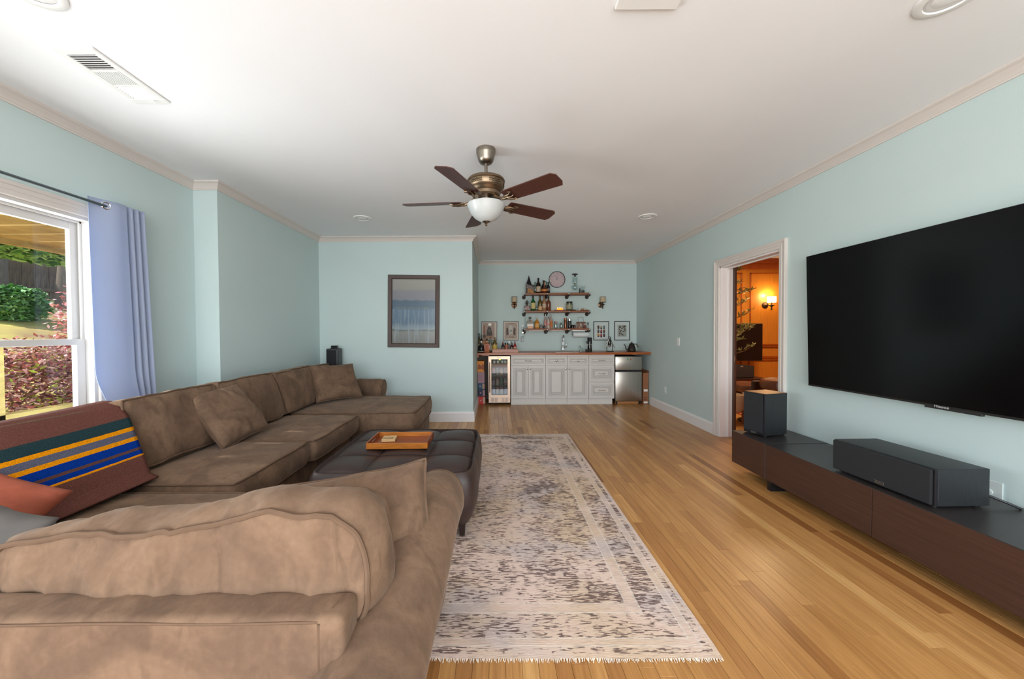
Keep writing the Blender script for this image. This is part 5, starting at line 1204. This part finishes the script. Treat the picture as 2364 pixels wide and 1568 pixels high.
picture(1418.4, 1454.2, 741.6, 786.2, 'black framed botanical print with dark leaves at far right', FK, MW, draw_leaves)
# opener, plug, towel roll
p = at(1206.6, 760, Y3); t = thing('wall_bottle_opener', 'black and white wall-mounted bottle opener left of the bottom shelf', 'bottle opener', (p.x, Y3, p.z))
MB().box(-.017, .017, -.02, 0, -.085, .045, .006).build('body', BLK, t, local=True); MB().lathe([(0, 0), (.019, 0), (.019, .014), (0, .018)], (0, -.005, .06), 18, rx).build('dial', WHITE, t, True, True); MB().lathe([(.006, 0), (.013, 0), (.013, .006), (.006, .006)], (0, -.02, -.065), 14, rx).build('ring', CHROME, t, True, True)
p = at(1204.8, 783, Y3); t = thing('wall_outlet', 'white wall outlet with a black plug below the bottle opener', 'outlet', (p.x + .008, Y3, p.z)); MB().box(-.036, .036, -.005, 0, -.055, .055, .002).build('plate', M('plate_grey', (160, 172, 170), .4), t, local=True)
MB().box(-.02, .008, -.03, -.005, -.038, .008, .003).build('plug', BLK, t, local=True)
m = MB(); m.tube([at(1204.5, 781, 6.83), at(1205.5, 777, 6.82), at(1209.5, 778, 6.83), at(1211, 772, 6.83), at(1212, 758, 6.84), at(1212.3, 728, 6.85)], .0025, 5); tag(m.build('shelf_light_cord', M('grey_cord', (96, 104, 102), .6), None, True), 'thin grey cord running up the wall beside the shelves', 'cord')
a, b = at(1322.8, 772, 6.73).x, at(1357.8, 772, 6.73).x; zr = at(1340, 772.8, 6.73).z
t = thing('paper_towel_holder', 'white paper towel roll hanging under the bottom shelf', 'paper towel', ((a + b) / 2, 6.73, zr)); hw = (b - a) / 2
ry = Matrix.Rotation(R(90), 4, 'Y')
MB().lathe([(.02, -hw), (.047, -hw), (.047, hw), (.02, hw)], (0, 0, 0), 24, ry).build('roll', M('paper', (226, 230, 230), .9), t, True, True)
zsh = zs[2] - .034 - zr
m = MB(); m.tube([(-hw - .012, 0, zsh), (-hw - .012, 0, 0), (hw + .006, 0, 0)], .004, 6); m.box(-hw - .02, hw, -.012, .012, zsh - .006, zsh); m.sphere((-hw - .014, 0, 0), .012, 8); m.build('holder', CHROME, t, True, True)
# ------------------------------------------------------------------ things on the counter
a, b = at(1136.5, 812, 6.27).x, at(1196.5, 812, 6.27).x
t = thing('wooden_bar_tray', 'orange-brown wooden box tray holding sauces on the counter', 'tray', ((a + b) / 2, 6.38, zc)); hw = (b - a) / 2
for q in ((-hw, hw, -.115, -.103), (-hw, hw, .10, .112), (-hw, -hw + .012, -.103, .10), (hw - .012, hw, -.103, .10)): MB().box(*q, 0, .062, .002).build('side', COUNTER, t, local=True)
MB().box(-hw + .012, hw - .012, -.103, .1, 0, .01).build('bottom', COUNTER, t, local=True)
zb_ = zc + .0105
DT = 6.38
bottle('tall amber olive bottle with yellow label at left end of the wooden tray', 1142, zb_, DT, 10.5, 34, 'wine', OLV, M('yellow_label', (200, 166, 80), .6), M('cork_cap', (130, 96, 50), .5), group=gS[4], labz=(.12, .5))
bottle('dark sauce bottle with red pointed cap in the tray', 1160.8, zb_, DT, 7.5, 26, 'sauce', BLK, M('dark_sauce_label', (120, 104, 96), .6, var=.5, vs=60), M('red_cap', (120, 30, 32), .4), 'sauce_bottle', gS[4], cat='bottle', labz=(.1, .42))
bottle('squat spice jar with black lid in the tray', 1168.6, zb_, DT, 8, 21, 'jar', M('spice_orange', (176, 96, 66), .4, var=.3, vs=50), None, BLK, 'spice_jar', gS[4], cat='jar')
bottle('slim clear grinder in the tray between the jar and dark bottle', 1175, zb_, DT, 4.2, 24, 'jar', M('grinder_glass', (110, 104, 104), .2, var=.5, vs=40), None, CHROME, 'pepper_grinder', gS[4], cat='grinder')
bottle('dark red sauce bottle with grey-green cap in the tray', 1181.3, zb_, DT, 8.2, 24, 'sauce', BM('deep_red', (60, 22, 24)), M('round_label', (150, 110, 104), .6), M('grey_green_cap', (80, 84, 72), .4), 'sauce_bottle', gS[4], labz=(.12, .36))
bottle('clear-shouldered hot sauce bottle with red cap at right of the tray', 1188.6, zb_, DT, 7.6, 26, 'sauce', BM('hot_red', (150, 36, 40)), PAP, M('red_cap', (120, 30, 32), .4), 'sauce_bottle', gS[4], labz=(.3, .42))
bottle('tall dark bottle with blue capsule against the left alcove wall', 1106, zc, 6.62, 8.5, 43, 'wine', M('gold_brown_glass', (86, 70, 44), .2, var=.5, vs=30), PAP, M('blue_capsule', (52, 84, 100), .4), group=gS[3], labz=(.3, .42))
bottle('dark slender bottle behind the tan bottle at the counter corner', 1111.5, zc, 6.74, 7, 38, 'wine', BM('plum', (44, 28, 32)), None, BLK, group=gS[3])
bottle('tan earthenware bottle with black stopper near the counter corner', 1118.5, zc, 6.56, 11, 40, 'square', M('tan_clay', (170, 116, 70), .5), None, BLK, group=gS[3])
bottle('squat black bottle with round gold seal at the counter front corner', 1110.5, zc, 6.36, 15, 27, 'dome', BLK, M('silver_band', (150, 150, 140), .4), M('silver_cap', (190, 186, 180), .3, .6), group=gS[3], labz=(.08, .14))
bottle('copper-orange square bottle with cork near the left of the counter', 1123.8, zc, 6.38, 11.8, 32, 'square', M('orange_glass', (176, 92, 36), .2, var=.3, vs=20), M('orange_face', (190, 88, 40), .5, var=.3, vs=40), M('cork_dark', (92, 56, 30), .6), group=gS[3], labz=(.1, .55))
bottle('clear bottle with pale label left of the wooden tray', 1131.8, zc, 6.55, 9, 36, 'whisky', M('greyish_glass', (120, 120, 104), .2, var=.3, vs=20), PAP, M('cork_light', (150, 112, 70), .6), group=gS[3], labz=(.12, .42))
p = at(1342, 806, 6.6); t = thing('glass_sphere_ornament', 'small clear glass globe with chrome ball behind the sink', 'ornament', (p.x, 6.66, zc))
MB().sphere((.008, 0, .038), .034, 16).build('globe', CLEAR, t, 'all', True); MB().sphere((-.010, 0, .086), .018, 14).build('ball', CHROME, t, 'all', True); MB().lathe([(0, 0), (.03, 0), (.03, .005), (0, .006)], (.004, 0, 0), 16).build('base', CHROME, t, True, True)
p = at(1361.3, 810, 6.50); t = thing('coffee_grinder', 'tall black electric coffee grinder on the counter', 'grinder', (p.x, 6.50, zc))
MB().lathe([(0, 0), (.040, 0), (.042, .01), (.036, .10), (.036, .125), (.030, .128), (.030, .134), (.041, .136), (.041, .25), (.038, .256), (0, .257)], (0, 0, 0), 28).build('body', BLK, t, True, True)
MB().box(-.075, -.02, -.03, .03, 0, .045, .006).build('dosing_cup', BLK, t, local=True); MB().lathe([(0, 0), (.024, 0), (.024, .02), (0, .022)], (-.036, 0, .168), 16, Matrix.Rotation(R(-90), 4, 'Y')).build('dial', BM('dial_grey', (60, 60, 58), .4), t, True, True)
MB().lathe([(.0365, .122), (.0375, .132)], (0, 0, 0), 28).build('steel_ring', CHROME, t, True, True)
p = at(1407.3, 810, 6.48); t = thing('lever_espresso_maker', 'black manual espresso press with two chrome lever arms', 'espresso maker', (p.x, 6.48, zc))
m = MB(); m.box(-.058, .058, -.055, .055, 0, .012, .003)
for s in (-1, 1): m.box(s * .050 - .005, s * .050 + .005, -.008, .008, .012, .15, .002)
m.box(-.055, .055, -.01, .01, .142, .152, .002); m.build('frame', BLK, t, local=True)
MB().lathe([(0, .11), (.026, .11), (.028, .12), (.030, .20), (.022, .225), (.010, .232), (0, .232)], (0, 0, 0), 22).build('press_head', BLK, t, True, True)
MB().tube([(.020 * math.cos(q), 0, .248 + .018 * math.sin(q)) for q in [2 * math.pi * k / 18 for k in range(18)]], .0065, 7, closed=True).build('ring', BLK, t, True, True)
MB().lathe([(0, .088), (.018, .088), (.022, .095), (.022, .112), (0, .112)], (0, 0, 0), 18).build('portafilter', CHROME, t, True, True)
MB().tube([(.02, -.01, .135), (.085, -.02, .137)], .004, 7).build('portafilter_handle', M('ivory_handle', (210, 200, 190), .4), t, True, True)
for s in (-1, 1):
    m = MB(); m.tube([(s * .018, -.012, .225), (s * .045, -.016, .15), (s * .082, -.02, .078)], .006, 8); m.sphere((s * .084, -.02, .070), .012, 12); m.build('lever_arm', CHROME, t, True, True)
p = at(1458.5, 808, 6.45); t = thing('gooseneck_kettle', 'matte black gooseneck kettle at the right end of the counter', 'kettle', (p.x, 6.45, zc))
MB().lathe([(0, 0), (.09, 0), (.092, .006), (0, .008)], (0, 0, 0), 28).build('heating_base', BLK, t, True, True)
MB().lathe([(0, .008), (.068, .008), (.072, .02), (.068, .05), (.040, .140), (.034, .145), (0, .147)], (0, 0, 0), 28).build('body', BLACKM, t, True, True)
MB().lathe([(0, .146), (.034, .146), (.030, .152), (.008, .155), (.008, .162), (.014, .168), (.010, .174), (0, .174)], (0, 0, 0), 20).build('lid', M('kettle_lid', (50, 36, 34), .4), t, True, True)
m = MB(); m.tube([(-.06, 0, .03), (-.09, 0, .035), (-.108, 0, .06), (-.116, 0, .10), (-.132, 0, .13), (-.145, 0, .132)], [.012, .010, .008, .007, .006, .006], 8); m.build('spout', BLACKM, t, True, True)
m = MB(); m.tube([(.04, 0, .13), (.075, 0, .138), (.088, 0, .125), (.095, 0, .11)], .006, 7); m.build('handle_bracket', BLACKM, t, True, True)
m = MB(); m.tube([(.084, 0, .135), (.118, 0, .075)], .012, 8); m.build('handle', M('grey_wood', (92, 78, 66), .5), t, True, True)
# ------------------------------------------------------------------ the den beyond the doorway
YD = 6.75; XD0 = XR + .145; XD1 = 7.0
WOOD = M('honey_panel', (214, 138, 52), .35, var=.16, vs=5, st=(9, 9, .9)); WOODD = M('honey_moulding', (172, 84, 30), .35, var=.2, vs=5, st=(4, 4, .9))
struct(MB().box(XD0, XD1, YD, YD + .1, 0, H).build('wall_den_back', WOOD))
struct(MB().box(XD1 - .05, XD1, 2.4, YD, 0, H).build('wall_den_side', WOOD))
struct(MB().box(XD0, XD1, 2.3, 2.4, 0, H).build('wall_den_near', WOOD))
cd_ = MB().box(XR + .1451, XD1, 2.3, YD + .1, H, H + .08).build('ceiling_den', CEIL); struct(cd_)
def dx(px): return at(px, 720, YD).x
def dz(py): return at(1750, py, YD).z
m = MB(); m.box(XD0, XD1 - .05, YD - .05, YD, H - .09, H, .006).box(XD0, XD1 - .05, YD - .02, YD, H - .20, H - .09, .003); struct(m.build('trim_den_crown', WOODD))
m = MB(); m.box(XD0, XD1 - .05, YD - .03, YD, dz(801), dz(798.5), .003).box(XD0, XD1 - .05, YD - .02, YD, dz(827), dz(822), .003); struct(m.build('trim_den_chair_rail', WOODD))
def dframe(a, b, z0, z1, nm):
    s = .022; m = MB(); m.box(a, b, YD - .018, YD, z1 - s, z1, .003).box(a, b, YD - .018, YD, z0, z0 + s, .003).box(a, a + s, YD - .018, YD, z0, z1, .003).box(b - s, b, YD - .018, YD, z0, z1, .003); struct(m.build(nm, WOODD))
dframe(dx(1730), dx(1830), dz(797), dz(630), 'trim_20'); dframe(dx(1650), dx(1712), dz(797), dz(630), 'trim_21'); dframe(dx(1728), dx(1830), .15, dz(830), 'trim_22'); dframe(dx(1650), dx(1712), .15, dz(830), 'trim_23')
p = at(1766, 705, YD)
t = thing('den_wall_sconce', 'lit bronze sconce with glowing white shade on the honey wood panel', 'sconce', (p.x, YD, p.z))
MB().lathe([(0, 0), (.06, 0), (.06, .01), (.03, .025), (0, .03)], (0, 0, 0), 24, rx).build('backplate', M('dark_bronze', (70, 52, 40), .4, .8), t, True, True)
m = MB(); m.tube([(0, -.02, 0), (.02, -.08, -.01), (.04, -.11, -.005)], .01, 8); m.lathe([(0, -.10), (.014, -.09), (.010, -.04), (.05, -.005), (.012, .0), (.012, .06), (0, .06)], (.04, -.11, 0), 14); m.build('arm', M('dark_bronze', (70, 52, 40), .4, .8), t, True, True)
MB().lathe([(.07, .045), (.07, .15)], (.04, -.11, 0), 28).build('shade', M('lit_shade', (255, 246, 226), .8, emit=(255, 222, 160), es=7), t, True, True)
l = lamp('POINT', 'sconce_bulb', (p.x + .04, YD - .11, p.z + .19), None, 3.0, (1, .72, .36), .03)
# den television, speaker, table, console, recliner, tree, pot, rug
a, b = at(1640, 790, 6.45), at(1761.5, 790, 6.45); z0, z1 = at(1730, 833.5, 6.45).z, at(1730, 747, 6.45).z
t = thing('den_television', 'black television standing in front of the den wood panelling', 'television', ((a.x + b.x) / 2, 6.47, z0)); hw = (b.x - a.x) / 2
MB().box(-hw, hw, -.01, .03, 0, z1 - z0, .004).build('panel_housing', M('tv_case', (30, 30, 32), .4), t, local=True); MB().box(-hw + .008, hw - .008, -.012, -.010, .02, z1 - z0 - .008).build('screen', M('tv_gloss', (26, 20, 20), .12), t, local=True); MB().box(-.04, .04, .03, .28, .2, .3).build('wall_mount', BLACK, t, local=True)
zt = at(1720, 871, 6.1).z
DWD = M('dark_stained_wood', (60, 36, 30), .35)
a, b = at(1600, 870, 6.1).x, at(1757, 870, 6.1).x
t = thing('den_console_table', 'dark wooden console table with splayed legs below the den television', 'table', ((a + b) / 2, 6.1, 0)); hw = (b - a) / 2
MB().box(-hw, hw, -.2, .2, zt - .035, zt, .006).build('tabletop', DWD, t, local=True)
for s in (-1, 1):
    for y in (-.17, .17):
        m = MB(); m.tube([(s * (hw - .02), y, zt - .02), (s * (hw + .06), y, 0)], .022, 4); m.build('leg', DWD, t, True, True)
MB().box(-hw + .02, hw - .04, -.18, .18, zt - .32, zt - .29, .004).build('lower_shelf', DWD, t, local=True)
MB().box(-hw + .1, hw - .35, -.16, .16, .06, .30, .006).build('storage_box', BLACK, t, local=True)
a, b = at(1645, 860, 6.05).x, at(1732.5, 860, 6.05).x; z1 = at(1720, 844, 6.05).z
t = thing('den_centre_speaker', 'black centre speaker standing on the den console table', 'speaker', ((a + b) / 2, 6.08, zt)); hw = (b - a) / 2
MB().box(-hw, hw, -.12, .14, .004, z1 - zt, .004).build('cabinet', BLACKASH, t, local=True); MB().box(-hw + .01, hw - .01, -.13, -.12, .01, z1 - zt - .014, .003).build('grille', M('brownish_cloth', (52, 42, 40), .9), t, local=True); MB().sphere((.11, -.131, z1 - zt - .012), .02, 10, (1.3, .2, .6)).build('badge', LOGO, t, 'all', True)
a, b = at(1712, 887, 5.95).x, at(1751, 887, 5.95).x; zl = zt - .29
t = thing('white_game_console', 'flat white box console on the lower shelf of the den table', 'console', ((a + b) / 2, 6.02, zl)); hw = (b - a) / 2
MB().box(-hw, hw, -.12, .12, .003, .030).build('lower_case', WHITE, t, local=True); MB().box(-hw, hw, -.12, .12, .033, .062, .002).build('upper_case', WHITE, t, local=True)
LBR = M('brown_leather', (112, 62, 44), .35, var=.3, vs=10)
def lump(name, label, px, py, D, W, Dp, Hh, seed):
    p = at(px, py, D); t = thing(name, label, 'chair', (p.x, D, 0))
    bm_ = bmesh.new(); bmesh.ops.create_cube(bm_, size=2); bmesh.ops.subdivide_edges(bm_, edges=bm_.edges[:], cuts=10, use_grid_fill=True)
    for v in bm_.verts:
        u, vv, w_ = v.co; q = Vector((u * W / 2 * math.sqrt(1 - .25 * vv * vv) * math.sqrt(1 - .2 * w_ * w_), vv * Dp / 2 * math.sqrt(1 - .25 * u * u), w_ * Hh / 2 * math.sqrt(1 - .35 * u * u)))
        v.co = q + noise.noise_vector(q * 5 + Vector((seed, 0, 0))) * .015 + Vector((0, 0, p.z))
    m = MB(); m._merge(bm_); m.build('seat', LBR, t, 'all', True)
    m = MB(); m.lathe([(0, 0), (.2, 0), (.2, .02), (.03, .03), (.03, max(.1, p.z - Hh / 2 + .02)), (0, max(.1, p.z - Hh / 2 + .02))], (0, 0, 0), 16); m.build('pedestal', DWD, t, True, True); return t
lump('leather_ottoman_stool', 'brown leather footstool seen through the doorway above the speaker', 1742, 896, 5.0, .46, .42, .13, 1)
t = lump('leather_recliner', 'brown leather recliner seat cut by the right door casing', 1806, 890, 4.45, .42, .36, .16, 2)
MB().box(-.2, .3, .22, .28, .1, .62, .02).build('side_frame', DWD, t, local=True)
t = thing('den_rug', 'red and orange patterned rug on the den floor', 'rug', (4.6, 5.0, 0)); 
m = MB(); m.box(-.9, 1.4, -.9, 1.0, .001, .01); m.build('pile', M('red_rug', (190, 66, 40), .95, vs=14, rgb2=(90, 40, 36), st=(1.5, 3, 1)), t, local=True)
m = MB()
for k in range(14): m.box(-.9, 1.4, -.86 + k * .13, -.83 + k * .13, .010, .0108)
m.build('stripes', M('orange_wool', (220, 120, 60), .9), t, local=True)
# olive tree in a pot behind the den side of the doorway
p = at(1691, 935, 4.95)
t = thing('olive_tree', 'tall thin olive tree in a cream pot on wooden stand inside the den', 'tree', (p.x, 4.95, 0))
MB().lathe([(0, .16), (.10, .16), (.135, .20), (.14, .40), (.13, .40), (.12, .36), (0, .36)], (0, 0, 0), 24).build('pot', M('cream_pot', (226, 196, 160), .5), t, True, True)
for k in range(4):
    a = R(45 + 90 * k); m = MB(); m.tube([(.12 * math.cos(a), .12 * math.sin(a), 0), (.125 * math.cos(a), .125 * math.sin(a), .25)], .016, 6); m.build('stand_leg', M('walnut_leg', (130, 70, 40), .5), t, True, True)
rr = random.Random(11); tips = []; m = MB()
trunk = [(0, 0, .36), (.01, 0, .8), (-.01, .01, 1.2), (.02, 0, 1.6), (0, 0, 2.35)]; m.tube(trunk, [.014, .012, .010, .008, .004], 6)
for k in range(26):
    z = .95 + 1.35 * k / 25; a = rr.uniform(0, 6.28) if k % 3 else rr.uniform(-.8, .5); l = rr.uniform(.14, .34) * (1 if z < 1.6 else .7)
    p0 = Vector((0, 0, z)); p1 = p0 + Vector((math.cos(a) * l * .6, math.sin(a) * l * .6, .05)); p2 = p0 + Vector((math.cos(a) * l, math.sin(a) * l, .06 + rr.uniform(-.04, .08))); m.tube([p0, p1, p2], [.005, .004, .002], 5); tips.append((p0, p1, p2))
m.build('trunk', M('olive_bark', (150, 106, 66), .8), t, True, True)
m = MB()
for p0, p1, p2 in tips:
    for q in range(30):
        s = rr.uniform(.2, 1.05); c0 = p0.lerp(p2, s); d = Vector((rr.uniform(-1, 1), rr.uniform(-1, 1), rr.uniform(-.3, .8))).normalized() + (p2 - p0).normalized() * .7; d.normalize(); n2 = d.cross(Vector((rr.uniform(-1, 1), rr.uniform(-1, 1), 1))).normalized() * .009; l = rr.uniform(.045, .075)
        m.poly([c0, c0 + d * l * .5 + n2, c0 + d * l, c0 + d * l * .5 - n2])
m.build('foliage', M('olive_leaf', (176, 164, 90), .6, vs=9, rgb2=(96, 96, 52)), t, local=True, fix=False, kind='stuff')
# ------------------------------------------------------------------ garden beyond the window
GR = M('lawn', (196, 178, 92), .95, vs=1.4, rgb2=(150, 118, 84), bump=.3, bs=30)
def ground_z(x, y):
    d = -x - 3.2
    return -.25 + max(0, d - .6) * .27 + .06 * noise.noise(Vector((x * .6, y * .6, 0)))
gx = [-2.9 - .35 * k for k in range(46)]; gy = [-9 + .7 * k for k in range(44)]
m = MB(); n1 = len(gy)
m.poly([(x, y, ground_z(x, y)) for x in gx for y in gy], [[i * n1 + j, i * n1 + j + 1, (i + 1) * n1 + j + 1, (i + 1) * n1 + j] for i in range(len(gx) - 1) for j in range(n1 - 1)])
g = m.build('garden_ground', GR, None, 'all'); g['kind'] = 'structure'
rr = random.Random(5)
# fence: boards, posts and rails
fx_ = -13.2
t = thing('garden_fence', 'weathered brown board fence at the back of the garden', 'fence', (fx_, 10, 0))
FW = M('weathered_boards', (120, 98, 74), .9, vs=6, rgb2=(74, 60, 48), st=(1, 4, .5))
zf0 = ground_z(fx_, 10) - .1
base = MB().box(-.012, .012, -.072, .072, 0, 1.75).build('board', FW, t, local=True); base.location = (0, 3.0 - .152 * 0, zf0)
for k in range(1, 48):
    o = base.copy(); C.objects.link(o); o.parent = t; o.location = (.012 * (k % 2), 3.0 - .152 * k, zf0 + rr.uniform(-.03, .03))
for z in (.35, 1.3): MB().box(.02, .06, -4.4, 3.1, zf0 + z, zf0 + z + .09).build('rail', FW, t, local=True)
def leaves(n, fpos, size, rr, flat=.5):
    m = MB()
    for _ in range(n):
        c0 = fpos(); d = Vector((rr.uniform(-1, 1), rr.uniform(-1, 1), rr.uniform(-1, 1) * flat)).normalized(); n2 = d.cross(Vector((rr.uniform(-.5, .5), rr.uniform(-.5, .5), 1))).normalized(); s = size * rr.uniform(.6, 1.3)
        m.poly([c0 - d * s * .5, c0 + n2 * s * .28, c0 + d * s * .6, c0 - n2 * s * .28])
    return m
def shrub(name, label, c, rad, n, size, mat, cat='shrub', mats=None, stems=5, top=0.0):
    t = thing(name, label, cat, (c[0], c[1], ground_z(c[0], c[1])))
    def fp():
        while True:
            v = Vector((rr.uniform(-1, 1), rr.uniform(-1, 1), rr.uniform(-1, 1)))
            if .45 < v.length < 1: break
        v *= 1 + .25 * noise.noise(v * 2.5 + Vector(c)); return Vector((c[0] + v.x * rad[0], c[1] + v.y * rad[1], c[2] + v.z * rad[2]))
    for k, mt in enumerate(mats or [mat]): leaves(n // len(mats or [1]), fp, size, rr).build('foliage', mt, t, fix=False, kind='stuff')
    m = MB(); z = ground_z(c[0], c[1])
    for k in range(stems):
        a = rr.uniform(0, 6.28); m.tube([(c[0], c[1], z - .05), (c[0] + math.cos(a) * rad[0] * .3, c[1] + math.sin(a) * rad[1] * .3, (z + c[2]) / 2), (c[0] + math.cos(a) * rad[0] * .7, c[1] + math.sin(a) * rad[1] * .7, c[2] + rad[2] * .4)], [.03, .02, .006], 5)
    m.build('stem', M('shrub_bark', (84, 62, 50), .9), t, True); return t
RL = [M('red_leaf', (206, 112, 106), .5, vs=3, rgb2=(150, 80, 84)), M('pink_leaf', (240, 200, 200), .5, vs=3, rgb2=(222, 160, 160)), M('plum_leaf', (110, 66, 70), .5), M('lime_leaf', (176, 190, 70), .5)]
p = at(75, 860, 3.35)
shrub('red_shrub', 'dense pink and burgundy leaved shrub just outside the window', (-4.55, 3.45, .60), (.85, 1.7, .60), 42000, .05, None, mats=[RL[0], RL[1], RL[2], RL[1], RL[0], RL[1], RL[3]])
shrub('red_maple_sapling', 'thin pink-leaved sapling rising right of the shrub', (-5.6, 4.9, 1.35), (.28, .35, .60), 1100, .06, None, mats=[RL[1], RL[0]], stems=2)
GL = M('green_leaf', (120, 172, 84), .5, vs=2, rgb2=(72, 122, 54)); GL2 = M('bright_leaf', (170, 210, 150), .5, vs=2, rgb2=(110, 166, 90))
shrub('green_bush', 'green bush in front of the garden fence', (-10.75, 8.0, ground_z(-10.75, 8.0) + .35), (.45, .65, .42), 6000, .11, None, mats=[GL, GL2], stems=4)
shrub('maple_tree', 'leafy maple branches hanging below the porch roof', (-9.0, 7.2, 3.08), (1.4, 2.6, .34), 12000, .17, None, cat='tree', mats=[GL, GL2], stems=0)
for k, (x, y, r_) in enumerate(((-12.4, 8.9, .17), (-12.0, 10.0, .14))):
    t = thing('tree_trunk', ('thick grey tree trunk before the fence at left' , 'slimmer tree trunk before the fence at right')[k], 'tree', (x, y, ground_z(x, y) - .1))
    MB().tube([(0, 0, 0), (.05, .03, 1.5), (.0, .1, 3.2), (.1, .0, 5.5)], [r_ * 1.3, r_, r_ * .9, r_ * .7], 12).build('trunk', M('grey_bark', (112, 98, 84), .9, var=.4, vs=12, st=(1, 1, .3)), t, True, True)
# porch structure over and beside the window
PWD = M('treated_lumber', (206, 178, 112), .7, vs=4, rgb2=(170, 142, 84), st=(1, 1, 6))
t = thing('porch_roof', 'yellowish timber porch roof with joists outside the window', 'porch', (-3.7, 2.5, 2.2))
MB().box(-5.24, -5.18, -3, 8.2, 2.235, 2.44).build('rim_beam', PWD, t)
for k in range(36):
    y = -2.6 + k * .30; MB().box(-5.18, -2.88, y, y + .268, 2.29, 2.33, .006, seg=1).build('deck_board', PWD, t)
t = thing('porch_railing', 'pale timber railing with a post outside the window', 'railing', (-3.35, 2.5, 0))
MB().box(-3.42, -3.33, -3, 7, .68, .72).build('top_rail', PWD, t); MB().box(-3.39, -3.35, -3, 7, .50, .68).build('rail_face', PWD, t)
for y in (2.385, .2, 4.9): MB().box(-3.42, -3.33, y - .045, y + .045, -.1, (1.22 if y == 2.385 else .68)).build('post', PWD, t)
